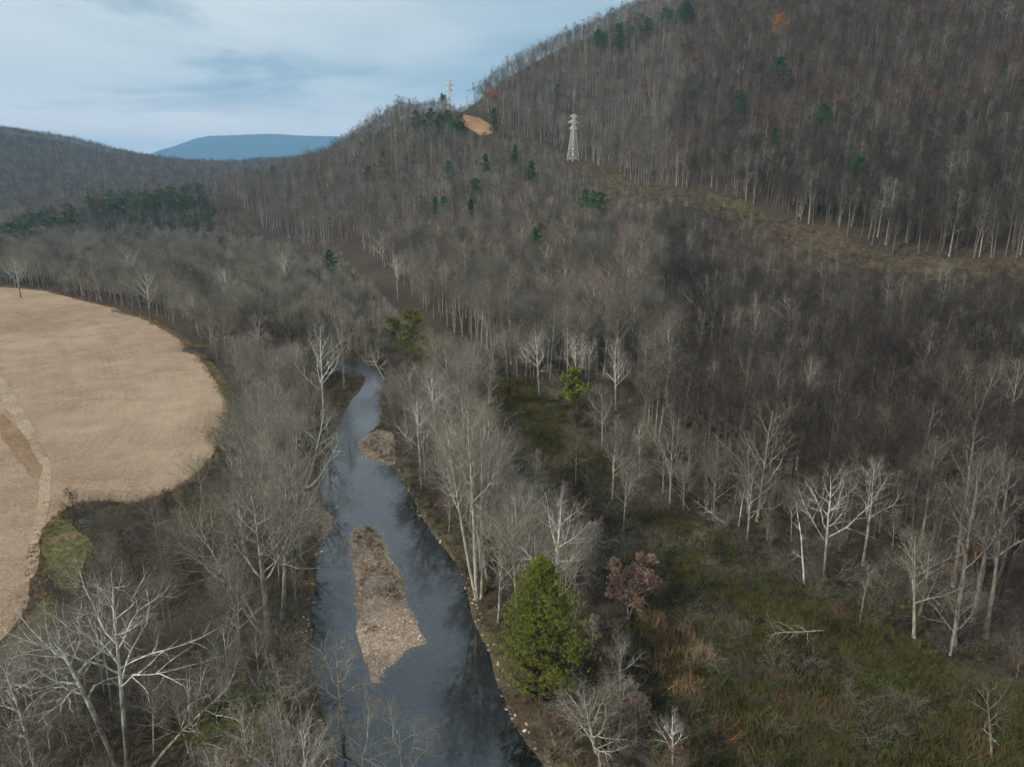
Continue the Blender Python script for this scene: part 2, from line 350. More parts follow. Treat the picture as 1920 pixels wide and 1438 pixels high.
DRYSTRIP = rough_poly(px((0, 775), (20, 790), (55, 830), (80, 880), (70, 905), (40, 870), (0, 815)), 2.0, 0.8, 45)
PUDDLE = rough_poly(px((146, 975), (158, 972), (168, 978), (170, 986), (158, 986), (148, 983)), 0.8, 0.3, 47)
LANE = rough_poly(px((-60, 640), (0, 700), (45, 770), (92, 862), (98, 930), (78, 1000), (66, 1090), (48, 1090), (58, 1000), (76, 930), (70, 870), (28, 790), (0, 745), (-60, 690)), 2.0, 0.6, 52)
DITCH = rough_poly(px((95, 985), (120, 955), (160, 938), (250, 945), (250, 990), (190, 1000), (150, 975), (115, 975)), 2.0, 1.0, 46)
SPITS = [rough_poly(px((566, 915), (594, 938), (634, 966), (608, 1002), (582, 1020), (560, 965)), 1.2, 0.5, 48), rough_poly(px((578, 800), (634, 790), (664, 752), (692, 704), (668, 690), (610, 735)), 1.5, 0.6, 49), rough_poly(px((666, 850), (672, 820), (706, 800), (738, 815), (742, 868), (706, 860)), 1.2, 0.5, 50)]
MEADOW = rough_poly(px((880, 712), (960, 722), (1035, 742), (1050, 800), (1120, 868), (1200, 925), (1300, 985), (1440, 1040), (1500, 1130), (1640, 1190), (1780, 1230), (1920, 1280), (2100, 1400), (2100, 1650), (1300, 1650), (1330, 1400), (1300, 1330), (1230, 1270), (1185, 1170), (1215, 1090), (1215, 1010), (1150, 940), (1040, 880), (960, 830), (925, 770)), 3.0, 1.8, 51)
CORR = [tuple(at_y(u, v, Y)[:2]) for u, v, Y in ((893, 206, 900), (890, 215, 850), (915, 240, 790), (985, 272, 730), (1072, 303, 680), (1150, 335, 570), (1300, 385, 440), (1400, 415, 388), (1500, 447, 338), (1650, 478, 298), (1920, 515, 258), (2400, 560, 215))]
TRACK = [tuple(at_z(u, v)[:2]) for u, v in ((880, 690), (840, 650), (790, 610), (735, 560), (690, 520), (650, 490))] + [(-170, 560), (-215, 640), (-265, 720), (-320, 820)]

def Q(u, v, Y, dz=0.0): p = at_y(u, v, Y); return (p[0], p[1], p[2] + dz)
CP_ = []
for u, v in ((960, 725), (1000, 850), (1200, 1000), (1400, 1150), (1650, 1250), (1900, 1438), (1900, 1250), (0, 560), (200, 700), (400, 750), (100, 1000), (0, 1300), (560, 620), (300, 570), (800, 1400), (700, 1000), (700, 720), (860, 660), (500, 1100), (900, 900), (1500, 980), (1150, 850), (700, 600), (400, 530), (0, 500)):
    p = at_z(u, v); CP_.append((p[0], p[1], 0.0))
for c in ((600, 1.0, [(500, 480), (430, 640), (380, 740), (330, 830)]), (700, 1, [(480, 480), (400, 600), (320, 710)]), (830, 1, [(500, 410), (400, 530), (300, 650), (220, 760)]),
          (960, 1, [(600, 290), (500, 380), (400, 500), (300, 650), (235, 790)]), (1200, 1, [(700, 212), (600, 275), (500, 350), (400, 470), (352, 540), (250, 690), (150, 800), (50, 900)]),
          (1500, 1, [(800, 160), (650, 225), (550, 280), (460, 330), (420, 358), (300, 440), (200, 520), (100, 600), (0, 690), (-150, 830)]),
          (1900, 1, [(900, 132), (700, 190), (550, 240), (510, 262), (460, 285), (300, 370), (200, 430), (100, 500), (0, 575), (-200, 720)])):
    for v, Y in c[2]: CP_.append(Q(c[0], v, Y))
CP_ += [Q(830, 180, 800, -13), Q(760, 198, 815, -13), Q(700, 225, 830, -14), Q(640, 262, 870, -14), Q(560, 298, 930, -14), Q(500, 325, 1000, -14), Q(893, 208, 860), Q(1072, 306, 680), Q(1200, 0, 960, -15), Q(1060, 62, 940, -15), Q(1000, 92, 925, -15), Q(930, 130, 905, -14), Q(905, 185, 900),
        (150, 1130, 235), (60, 1080, 175), (-20, 1000, 120), (-120, 960, 90), (-250, 1050, 55), (-330, 1150, 35), (-30, 1250, 105), (250, 1400, 260), Q(875, 212, 1890), (-200, 1500, 90), (50, 1600, 170), (300, 1900, 290),
        Q(370, 372, 800), Q(250, 388, 780), Q(120, 420, 760), Q(0, 442, 740), Q(300, 470, 600), Q(450, 425, 700), Q(450, 360, 850), Q(150, 480, 600), Q(430, 355, 930, -8), (-400, 980, 12), (-600, 980, 4), (-800, 960, 2), (-300, 870, 30),
        Q(0, 380, 1150), Q(200, 352, 1300), Q(0, 238, 2000, -14), Q(47, 249, 2000, -14), Q(124, 248, 1980, -14), Q(160, 261, 1990, -14), Q(204, 283, 2020, -14), Q(233, 290, 2040, -14), Q(292, 293, 2080, -26), Q(365, 307, 2150, -34), Q(412, 314, 2250, -34), Q(250, 292, 2050, -22), Q(60, 310, 1550), Q(160, 310, 1600), Q(280, 325, 1650), Q(380, 335, 1600),
        Q(467, 297, 2600, -14), Q(503, 299, 2600, -14), Q(440, 312, 2550, -14), Q(560, 315, 2500, -10), (-1600, 2400, 120), (-1000, 2500, 60), (-600, 3000, 40), (-1400, 1900, 170), (-1800, 1800, 150), (-1500, 1300, 40), (-1200, 1000, 5),
        (250, 150, 32), (350, 250, 130), (500, 400, 250), (650, 100, 270), (320, 20, 60), (160, -40, 5), (700, 600, 340), (600, 900, 330), (800, 1300, 380),
        (-300, 100, 0), (-500, 400, 0), (-300, -60, 0), (-700, 650, 0), (-900, 500, 0), (0, -100, 0), (1200, 2500, 300), (-3000, 2000, 80), (-3000, 300, 30)]
CP_ = np.array(CP_)
def _phi(r): return np.sqrt(r * r + 15.0 ** 2)
_D = _phi(np.hypot(CP_[:, None, 0] - CP_[None, :, 0], CP_[:, None, 1] - CP_[None, :, 1])) - 0.0
_n = len(CP_)
_A = np.zeros((_n + 1, _n + 1)); _A[:_n, :_n] = _D - np.eye(_n) * 3.0; _A[:_n, _n] = 1; _A[_n, :_n] = 1
_W = np.linalg.solve(_A, np.concatenate([CP_[:, 2], [0]]))
def rbf(x, y):
    shp = np.shape(x); x = np.ravel(x); y = np.ravel(y); out = np.full(x.shape, _W[_n])
    for k in range(_n): out += _W[k] * _phi(np.hypot(x - CP_[k, 0], y - CP_[k, 1]))
    return out.reshape(shp)
def height_exact(x, y):
    z = rbf(x, y)
    z = np.where(z < 0, z * 0.1, z); k = np.clip(z / 6.0, 0, 1); z = z * (0.25 + 0.75 * k)
    hill = np.clip((z - 4) / 30, 0, 1)
    z = z + hill * ((5.0 + 16.0 * np.clip((y - 1100) / 500, 0, 1)) * fbm2(x, y, 3, 120 + 130 * (y > 1100), 4) + 1.2 * fbm2(x, y, 5, 22, 3)) + (1 - hill) * 0.35 * fbm2(x, y, 6, 25, 3)
    far = np.clip((np.hypot(x, y) - 3200) / 1500, 0, 1); z = z * (1 - far) + 20 * far
    # valley fields are level
    near = (np.abs(x) < 800) & (y < 700) & (y > -120)
    if near.any():
        xs, ys = x[near], y[near]; zz = z[near]
        d = sdf(FIELD, xs, ys)[0]; f = np.clip(1 - d / 12, 0, 1); zz = zz * (1 - f) + f * (0.15 * fbm2(xs, ys, 8, 60, 2))
        d = sdf(RIVER, xs, ys)[0]
        bank = np.clip(d / 5.5, 0, 1) ** 0.7
        zz = np.where(d < 0, -1.0 - np.clip(-d * 0.35, 0, 1.1) + 0.12 * fbm2(xs, ys, 9, 3, 2), -1.0 * (1 - bank) + zz * bank)
        z[near] = zz
    return z
def _axis(lo, hi, dense_lo, dense_hi, step, grow):
    a = list(np.arange(dense_lo, dense_hi, step)); s = step; v = a[-1]
    while v < hi: s *= grow; v += s; a.append(v)
    s = step; v = a[0]
    while v > lo: s *= grow; v -= s; a.insert(0, v)
    return np.array(a)
GX = _axis(-19000, 19000, -150, 170, 2.0, 1.028); GY = _axis(-1500, 21000, 44, 300, 1.9, 1.019)
_gx, _gy = np.meshgrid(GX, GY, indexing='ij')
GZ = height_exact(_gx, _gy)
def hz(x, y):
    x = np.asarray(x, float); y = np.asarray(y, float)
    i = np.clip(np.searchsorted(GX, x) - 1, 0, len(GX) - 2); j = np.clip(np.searchsorted(GY, y) - 1, 0, len(GY) - 2)
    fx = np.clip((x - GX[i]) / (GX[i + 1] - GX[i]), 0, 1); fy = np.clip((y - GY[j]) / (GY[j + 1] - GY[j]), 0, 1)
    return (GZ[i, j] * (1 - fx) + GZ[i + 1, j] * fx) * (1 - fy) + (GZ[i, j + 1] * (1 - fx) + GZ[i + 1, j + 1] * fx) * fy
def hit(u, v):
    """where the ray through (u, v) meets the ground"""
    d = ray(u, v); t = np.concatenate([np.arange(40, 900, 0.5), np.arange(900, 6000, 4)]); P = d[None] * t[:, None]; P[:, 2] += CAM_Z
    k = np.argmax(P[:, 2] < hz(P[:, 0], P[:, 1])); return P[k]

def grid_faces(nx, ny):
    i, j = np.meshgrid(np.arange(nx - 1), np.arange(ny - 1), indexing='ij'); a = (i * ny + j).ravel()
    return np.stack([a, a + ny, a + ny + 1, a + 1], 1)
def sheet(name, poly, mat, step, lift, edge=False, label=None):
    poly = np.asarray(poly); lo = poly.min(0) - step; hi = poly.max(0) + step
    xs = np.arange(lo[0], hi[0] + step, step); ys = np.arange(lo[1], hi[1] + step, step)
    X, Y = np.meshgrid(xs, ys, indexing='ij'); d, bx, by = sdf(poly, X, Y); ins = d < 0
    F = grid_faces(len(xs), len(ys)); fi = ins.ravel()[F].any(1); F = F[fi]
    X = np.where(ins, X, bx).ravel(); Y = np.where(ins, Y, by).ravel()
    use = np.unique(F); mp = np.zeros(len(X), int); mp[use] = np.arange(len(use)); F = mp[F]; X = X[use]; Y = Y[use]
    V = np.stack([X, Y, hz(X, Y) + lift], 1)
    o = mesh_obj(name, V, [F], mat); tag(o, kind='structure')
    if edge: set_attr(o.data, 'edge', d.ravel()[use])
    return o

V = np.stack([_gx.ravel(), _gy.ravel(), GZ.ravel()], 1)
GF = grid_faces(len(GX), len(GY))
ground = mesh_obj('ground', V, [GF], M['litter']); tag(ground, kind='structure')
if True:   # river bed and banks: their own gravelly earth
    d = np.full(_gx.shape, 99.0); nr = (np.abs(_gx) < 800) & (_gy < 700) & (_gy > -120); d[nr] = sdf(RIVER, _gx[nr], _gy[nr])[0]
    fd = d.ravel()[GF].mean(1); mi = np.zeros(len(GF), np.int32); mi[fd < 2.5] = 1; mi[fd < -1.2] = 2
    ground.data.materials.append(M['bank']); ground.data.materials.append(M['bed']); ground.data.polygons.foreach_set('material_index', mi)
rv = np.asarray(RIVER)
def water_sheet():
    lo = rv.min(0); hi = rv.max(0); step = 3.0
    xs = np.arange(max(lo[0], -720), hi[0] + step, step); ys = np.arange(lo[1], hi[1] + step, step)
    X, Y = np.meshgrid(xs, ys, indexing='ij'); d = sdf(RIVER, X, Y)[0]; F = grid_faces(len(xs), len(ys)); F = F[(d.ravel()[F] < 3.0).any(1)]
    use = np.unique(F); mp = np.zeros(X.size, int); mp[use] = np.arange(len(use))
    o = mesh_obj('river', np.stack([X.ravel()[use], Y.ravel()[use], np.full(len(use), WATER_Z)], 1), [mp[F]], M['water']); tag(o, kind='structure')
water_sheet()
field = sheet('field', FIELD, M['field'], 1.5, 0.06, edge=True)
sheet('grass_verge', VERGE, M['verge'], 1.0, 0.10)
sheet('grass_patch', GRASS_L, M['verge'], 1.0, 0.12)
sheet('grass_patch', GRASS_L2, M['verge'], 1.0, 0.14)
sheet('dirt_lane', LANE, M['track'], 1.0, 0.10)
sheet('dry_grass_strip', DRYSTRIP, M['strip'], 1.0, 0.12)
sheet('ditch_ground', DITCH, M['litter'], 1.0, 0.13)
for k_, p_ in enumerate(SPITS): sheet('gravel_spit', p_, M['gravel' if k_ != 1 else 'bank'], 0.7, 0.12)
sheet('puddle', PUDDLE, M['water'], 0.8, 0.2)
sheet('meadow', MEADOW, M['meadow'], 1.5, 0.06)
# clearing under the power line
def corridor_poly(pts, w, w2):
    P = np.array(pts); T = np.gradient(P, axis=0); T /= np.linalg.norm(T, axis=1)[:, None]; Nn = np.stack([-T[:, 1], T[:, 0]], 1)
    return np.concatenate([P + Nn * w2, (P - Nn * w)[::-1]])
CORRP = rough_poly(corridor_poly(CORR, 11.0, 8.5), 5.0, 3.0, 61)
sheet('power_line_clearing', CORRP, M['clearing'], 2.5, 0.22)
TANP = rough_poly([tuple(hit(u, v)[:2]) for u, v in ((856, 218), (880, 218), (905, 224), (922, 240), (918, 256), (898, 256), (882, 248), (868, 234))], 2.5, 4.5, 62)
sheet('dry_grass_patch', TANP, M['tan_grass'], 2.0, 0.5)
# gravel island in the river
def gravel_bar():
    lo = BAR.min(0) - 1; hi = BAR.max(0) + 1; st = 0.35
    xs = np.arange(lo[0], hi[0], st); ys = np.arange(lo[1], hi[1], st); X, Y = np.meshgrid(xs, ys, indexing='ij'); d, bx, by = sdf(BAR, X, Y)
    F = grid_faces(len(xs), len(ys)); F = F[(d.ravel()[F] < 0.6).any(1)]
    Z = np.where(d < 0, WATER_Z + 0.03 + 0.42 * (1 - np.exp(d / 1.6)) + 0.06 * fbm2(X, Y, 71, 2.0, 3), WATER_Z - d * 0.4)
    use = np.unique(F); mp = np.zeros(X.size, int); mp[use] = np.arange(len(use))
    o = mesh_obj('gravel_bar', np.stack([X.ravel()[use], Y.ravel()[use], Z.ravel()[use]], 1), [mp[F]], M['gravel']); tag(o, kind='structure')
gravel_bar()
# far blue mountain, ten kilometres away
def mountain():
    sk = [(150, 330), (288, 291), (328, 278), (383, 259), (420, 256), (456, 253), (510, 251), (569, 255), (627, 256), (760, 262), (900, 285), (1100, 330)]
    us = np.linspace(150, 1100, 160); vv = np.interp(us, [s[0] for s in sk], [s[1] for s in sk]); Y = 15500.0
    crest = np.array([at_y(u, v, Y) for u, v in zip(us, vv)]); k = np.linspace(-1, 1, 41)[None, :]
    yy = Y + k * 3200 + 0 * crest[:, :1]; xx = crest[:, :1] + 0 * yy
    zz = 20 + (crest[:, 2:3] - 20) * (1 - np.abs(k)) ** 0.8 + fbm2(xx, yy, 81, 1300, 4) * 110 * (np.abs(k) > 0.05) * np.minimum(1, (1 - np.abs(k)) * 2)
    Vv = np.stack([xx.ravel(), yy.ravel(), zz.ravel()], 1)
    o = mesh_obj('mountain', Vv, [grid_faces(160, 41)], M['litter']); tag(o, kind='structure')
mountain()
# ------------------------------------------------------------------ tree building
GOLD = 2.399963
def unit(v): return v / (np.linalg.norm(v, axis=-1, keepdims=True) + 1e-9)
def perp(T):
    ref = np.where(np.abs(T[..., 2:3]) > 0.9, np.array([1.0, 0, 0]), np.array([0, 0, 1.0])); a = unit(np.cross(T, ref)); return a, np.cross(T, a)
def trunk_line(rng, H, r0, lean=(0, 0), n=10, wob=0.03, taper=0.75, sweep=1.0):
    t = np.linspace(0, 1, n + 1); P = np.zeros((1, n + 1, 3)); P[0, :, 2] = t * H
    P[0, :, 0] = lean[0] * t ** sweep; P[0, :, 1] = lean[1] * t ** sweep
    w = np.cumsum(rng.normal(0, wob * H / n, (n + 1, 2)), 0); w -= w[0]; w *= (t[:, None]) ; P[0, :, :2] += w
    R = r0 * np.maximum((1 - t), 0.0) ** taper * 0.93 + r0 * 0.07; R[0] *= 1.3
    return P, R[None]
def sprout(rng, P, R, K, t0, t1, ang, ratio, nseg, trop, wob, lenfun=None, rk=0.6, rmin=0.006, rl=None, tip=0.2, up_bias=0.0):
    N, n1, _ = P.shape; n = n1 - 1
    Lp = np.linalg.norm(np.diff(P, axis=1), axis=2).sum(1)
    t = t0 + (t1 - t0) * (np.arange(K)[None] + rng.random((N, K))) / K
    fi = t * n; i = np.clip(fi.astype(int), 0, n - 1); f = (fi - i)[..., None]; ar = np.arange(N)[:, None]
    B = P[ar, i] * (1 - f) + P[ar, i + 1] * f; r = R[ar, i] * (1 - f[..., 0]) + R[ar, i + 1] * f[..., 0]
    T = unit(P[ar, i + 1] - P[ar, i]); a, b = perp(T)
    ph = GOLD * np.arange(K)[None] + rng.random((N, 1)) * 6.283 + rng.normal(0, 0.5, (N, K))
    an = (ang * (0.72 + 0.56 * rng.random((N, K))))[..., None]
    d = unit(np.cos(an) * T + np.sin(an) * (np.cos(ph)[..., None] * a + np.sin(ph)[..., None] * b) + np.array([0, 0, up_bias]))
    L = Lp[:, None] * ratio * (lenfun(t) if lenfun else 1.0) * (0.65 + 0.7 * rng.random((N, K)))
    M_ = N * K; d = d.reshape(M_, 3); L = L.reshape(M_, 1); Q_ = np.zeros((M_, nseg + 1, 3)); Q_[:, 0] = B.reshape(M_, 3)
    for s in range(nseg):
        Q_[:, s + 1] = Q_[:, s] + d * L / nseg
        d = unit(d + rng.normal(0, wob, (M_, 3)) + np.array([0, 0, trop]))
    r0 = np.maximum(np.minimum(r.reshape(M_, 1) * rk, (rl or 9) * L + rmin), rmin)
    RR = r0 * (1 - (1 - tip) * np.linspace(0, 1, nseg + 1)[None])
    return Q_, RR
class MB:
    def __init__(s): s.V = []; s.F = []; s.n = 0
    def add(s, V, F): 
        s.V.append(V.reshape(-1, 3)); s.F.append(F + s.n); s.n += len(s.V[-1])
    def tubes(s, P, R, sides):
        N, n1, _ = P.shape; T = np.empty_like(P); T[:, 1:-1] = P[:, 2:] - P[:, :-2]; T[:, 0] = P[:, 1] - P[:, 0]; T[:, -1] = P[:, -1] - P[:, -2]; T = unit(T)
        ref = np.where(np.abs(T[:, :1, 2:3]) > 0.8, np.array([1.0, 0.13, 0]), np.array([0.05, 0.1, 1.0])); a = unit(np.cross(T, ref)); b = np.cross(T, a)
        an = np.arange(sides) * 2 * math.pi / sides
        V = P[:, :, None] + R[:, :, None, None] * (np.cos(an)[None, None, :, None] * a[:, :, None] + np.sin(an)[None, None, :, None] * b[:, :, None])
        base = (np.arange(N) * n1 * sides)[:, None, None] + (np.arange(n1 - 1) * sides)[None, :, None]; k = np.arange(sides)[None, None]; k2 = (k + 1) % sides
        F = np.stack([base + k, base + k2, base + sides + k2, base + sides + k], -1).reshape(-1, 4); s.add(V, F); return s
    def blades(s, B, D, w, rng):
        """flat pointed blades from B along D (vector incl. length)"""
        a, b = perp(unit(D)); ph = rng.random(len(B))[:, None] * 6.283; side = (np.cos(ph) * a + np.sin(ph) * b) * np.reshape(w, (-1, 1))
        V = np.stack([B - side, B + side, B + D], 1); s.add(V, np.arange(len(B) * 3).reshape(-1, 3)); return s
    def leaves(s, B, size, rng):
        d = unit(rng.normal(size=(len(B), 3))); a, b = perp(d); z = np.reshape(size, (-1, 1))
        V = np.stack([B - a * z, B + b * z * 0.6, B + a * z, B - b * z * 0.6], 1); s.add(V, np.arange(len(B) * 4).reshape(-1, 4)); return s
    def data(s): return np.concatenate(s.V), s.F
    def mesh(s, name, mat, smooth=True): V, F = s.data(); return mesh_np(name, V, F, mat, smooth)
def rz_(P, R): return P, R
def bare_skeleton(rng, H, r0, lean=(0, 0), fork=0.4, nl=13, spread=0.75, limb=0.42, trop=0.10, wob=0.03, stems=None, lod=0, sweep=1.0, gnarl=0.14, twig=1.0, top=0.95):
    """levels of branches: list of (P, R)"""
    P, R = trunk_line(rng, H * 0.96, r0, lean, 10 if lod < 2 else 4, wob, 0.75, sweep)
    if stems:
        Ps, Rs = [P], [R]
        for (dx, dy, hf, rf) in stems:
            p, r = trunk_line(rng, H * hf, r0 * rf, (lean[0] + dx, lean[1] + dy), P.shape[1] - 1, wob, 0.75, max(0.6, sweep * 0.8)); p[:, :, :2] += rng.normal(0, r0 * 1.2, 2); Ps.append(p); Rs.append(r)
        P = np.concatenate(Ps); R = np.concatenate(Rs)
    lf = lambda t: np.clip(1.15 - 0.85 * (t - fork) / (1 - fork), 0.22, 1.2)
    nS = len(P); nlk = max(5, int(nl / nS ** 0.5))
    if lod == 0: spec = ((nlk, 6, 6), (8, 4, 4), (7, 2, 3), (6, 1, 0))
    elif lod == 1: spec = ((nlk, 4, 4), (6, 2, 3), (7, 1, 3), (4, 1, 0))
    else: spec = ((max(5, nlk - 4), 2, 3), (6, 1, 3), (9, 1, 0))
    P1, R1 = sprout(rng, P, R, spec[0][0], fork, top, spread, limb, spec[0][1], trop, gnarl, lf, 0.62, 0.02, 0.022)
    P2, R2 = sprout(rng, P1, R1, spec[1][0], 0.2, 1.0, 0.72, 0.46, spec[1][1], trop * 0.8, gnarl, lambda t: 1.2 - 0.7 * t, 0.6, 0.012, 0.014)
    lv = [(P, R), (P1, R1), (P2, R2)]
    tw = (0.008, 0.011, 0.024)[lod] * twig
    P3, R3 = sprout(rng, P2, R2, spec[2][0], 0.15, 1.0, 0.7, (0.5, 0.6, 0.75)[lod], max(1, spec[2][1]), trop * 0.5, gnarl, None, 0.6, tw, 0.012)
    lv.append((P3, R3))
    if lod < 2:
        P4, R4 = sprout(rng, P3, R3, spec[3][0], 0.2, 1.0, 0.65, (0.62, 0.7)[lod], 1, 0.05, gnarl, None, 0.7, tw * 0.8, 0.01)
        lv.append((P4, R4))
    s = H / max(l[0][..., 2].max() for l in lv); lv = [(l[0] * s, l[1]) for l in lv]
    return lv
def bare_parts(lv, lod=0):
    """(trunk MB, crown MB)"""
    t = MB(); c = MB(); sd = ((8, 5, 4, 3), (6, 4, 3, 3), (4, 3, 3, 3))[lod]
    t.tubes(*lv[0], sd[0]); t.tubes(*lv[1], sd[1]); t.tubes(*lv[2], sd[2])
    rng = np.random.default_rng(1)
    if lod == 0: c.tubes(*lv[3], 3)
    elif lod == 1: P, R = lv[3]; c.tubes(P, R, 3)
    else: P, R = lv[3]; c.blades(P[:, 0], P[:, -1] - P[:, 0], R[:, 0], rng)
    if len(lv) > 4: P, R = lv[4]; c.blades(P[:, 0], P[:, -1] - P[:, 0], R[:, 0] * 1.2, rng)
    return t, c
def join_mesh(name, parts):
    """parts: list of (MB, material) -> one mesh for the uncounted masses"""
    Vs, Fs, mi, mats, off = [], [], [], [], 0
    for k, (mb, m) in enumerate(parts):
        V, F = mb.data(); Vs.append(V)
        for f in F: Fs.append(f + off); mi.append(np.full(len(f), k))
        off += len(V); mats.append(m)
    return mesh_np(name, np.concatenate(Vs), Fs, mats, True, np.concatenate(mi))
def conifer_parts(rng, H, r0, width, nb, clumps, needles, nlen, shape='pine', bare=0.15, droop=-0.05, nw=0.035):
    P, R = trunk_line(rng, H, r0, (rng.normal(0, 0.2), rng.normal(0, 0.2)), 8, 0.01, 0.9)
    if shape == 'cedar': lf = lambda t: np.clip((1.02 - t) ** 0.85, 0.05, 1) * np.clip(0.45 + t * 3.2, 0, 1)
    elif shape == 'round': lf = lambda t: np.sqrt(np.clip(1 - (2 * t - 0.9) ** 2, 0.05, 1))
    else: lf = lambda t: np.clip((1.06 - t) ** 0.6, 0.06, 1) * (0.75 + 0.25 * np.sin(t * 37.0))
    ratio = width / H * (2.35 if shape != 'pine' else 1.9)
    P1, R1 = sprout(rng, P, R, nb, bare, 0.995, 1.15 if shape == 'pine' else 0.9, ratio, 3, droop if shape == 'pine' else 0.12, 0.08, lf, 0.5, 0.02, 0.02)
    t = MB(); t.tubes(P, R, 7); t.tubes(P1, R1, 3)
    n = len(P1); ts = 0.25 + 0.75 * np.sqrt(rng.random((n, clumps))); f = ts * 3; i = np.clip(f.astype(int), 0, 2); fr = (f - i)[..., None]; ar = np.arange(n)[:, None]
    B = P1[ar, i] * (1 - fr) + P1[ar, i + 1] * fr; D = unit(P1[ar, i + 1] - P1[ar, i])
    Lb = np.linalg.norm(P1[:, -1] - P1[:, 0], axis=1)[:, None, None]
    B = B + rng.normal(0, 1, B.shape) * np.array([1, 1, 0.35 if shape == 'pine' else 0.8]) * np.clip(Lb * 0.13, 0.1, 0.5)
    B = np.repeat(B.reshape(-1, 3), needles, 0); D = np.repeat(D.reshape(-1, 3), needles, 0)
    D = unit(D * 0.5 + rng.normal(0, 0.55, D.shape) + np.array([0, 0, 0.35])) * (nlen * (0.6 + 0.8 * rng.random((len(D), 1))))
    c = MB(); c.blades(B, D, nw * (0.7 + 0.6 * rng.random(len(B))), rng); return t, c

# ------------------------------------------------------------------ trees that stand out
LANDMARK = []          # (x, y, phrase) for the labels of their neighbours
HERO_XY = []
def base_of(u, v):
    p = at_z(u, v, 0.0)
    h = hz(p[0], p[1]); 
    if v > 640: 
        for _ in range(4): p = at_z(u, v, float(h)); h = hz(p[0], p[1])
        p[2] = h
        if h < 4: return p
    return hit(u, v)
def under(u, tv, H, Yfix=None):
    """ground below a treetop seen at (u, tv): where the ray comes within H of the slope"""
    if Yfix is None:
        d = ray(u, tv); s = np.concatenate([np.arange(60, 1300, 1.0), np.arange(1300, 4000, 5)]); P = d[None] * s[:, None]; P[:, 2] += CAM_Z
        g = P[:, 2] - hz(P[:, 0], P[:, 1]); k = int(np.argmax(g < H)) if (g < H).any() else int(np.argmin(g[:1250])); p = P[k]
    else: p = at_y(u, tv, Yfix)
    return np.array([p[0], p[1], float(hz(p[0], p[1]))])
def place_tree(name, t, c, mt, mc, loc, label, group=None, rot=0, cat='tree', extra=None):
    root = empty(name, loc, (0, 0, rot)); tag(root, label, cat, group)
    link(bpy.data.objects.new('trunk', t.mesh('trunk', mt)), root); link(bpy.data.objects.new('crown', c.mesh('crown', mc)), root)
    if extra: link(bpy.data.objects.new(extra[0], extra[1].mesh(extra[0], extra[2], False)), root)
    return root
seedn = [100]
def hero(bu, bv, tu, tv, label, kind='grey', group=None, name='bare_tree', sweep=1.0, land=None, leaf=None, **kw):
    seedn[0] += 1; rng = np.random.default_rng(seedn[0]); b = base_of(bu, bv) if bv > 600 else under(tu, tv, kw.get('Hs', 24.0))
    kw.pop('Hs', None)
    yc = kw.pop('dy', 0.0); tp = at_y(tu, tv, b[1] + yc); H = max(3.0, 1.05 * (tp[2] - b[2])); lean = (tp[0] - b[0], yc)
    r0 = kw.pop('r0', None) or (0.012 * H + 0.03)
    lv = bare_skeleton(rng, H, r0, lean, sweep=sweep, **kw); t, c = bare_parts(lv)
    mt, mc = {'grey': ('bark', 'twig'), 'white': ('bark_w', 'twig_w'), 'pale': ('bark_p', 'twig_w'), 'bone': ('bark_s', 'twig_w')}[kind]
    ex = None
    if leaf:
        P = lv[-1][0]; n = leaf[1]; i = rng.integers(0, len(P), n); B = P[i, 0] + (P[i, -1] - P[i, 0]) * rng.random((n, 1)) + rng.normal(0, 0.1, (n, 3)); m = MB(); m.leaves(B, leaf[2] * (0.6 + 0.8 * rng.random(n)), rng); ex = ('leaves', m, M[leaf[0]])
    place_tree(name, t, c, M[mt], M[mc], (b[0], b[1], b[2] - 0.15), label, group, 0, 'tree', ex)
    HERO_XY.append((b[0], b[1], 2.2))
    if land: LANDMARK.append((b[0], b[1], land))
    return H
def pine(bu, bv, tv, label, wpx, shape='pine', mat='pine', name='pine_tree', group=None, Yfix=None, nb=None, dens=1.0, land=None, bare=0.15, Hs=26.0):
    seedn[0] += 1; rng = np.random.default_rng(seedn[0]); b = base_of(bu, bv) if bv > 600 else under(bu, tv, Hs, Yfix)
    H = max(3.0, at_y(bu, tv, b[1])[2] - b[2]); dist = math.sqrt(b[0] ** 2 + b[1] ** 2); w = wpx / F0 * dist * 0.52
    near = dist < 140
    nb = nb or (int(H * 14) if near else int(22 + H * 2.0))
    t, c = conifer_parts(rng, H, 0.012 * H + 0.05, w, nb, int((11 if near else 6) * dens), 20 if near else 9, 0.26 if near else 1.0, shape, bare, nw=0.04 if near else 0.17)
    place_tree(name, t, c, M['bark_d'], M[mat], (b[0], b[1], b[2] - 0.1), label, group)
    HERO_XY.append((b[0], b[1], 2.5 if near else 4.0))
    if land: LANDMARK.append((b[0], b[1], land))

W_ = dict(gnarl=0.2, spread=0.85)
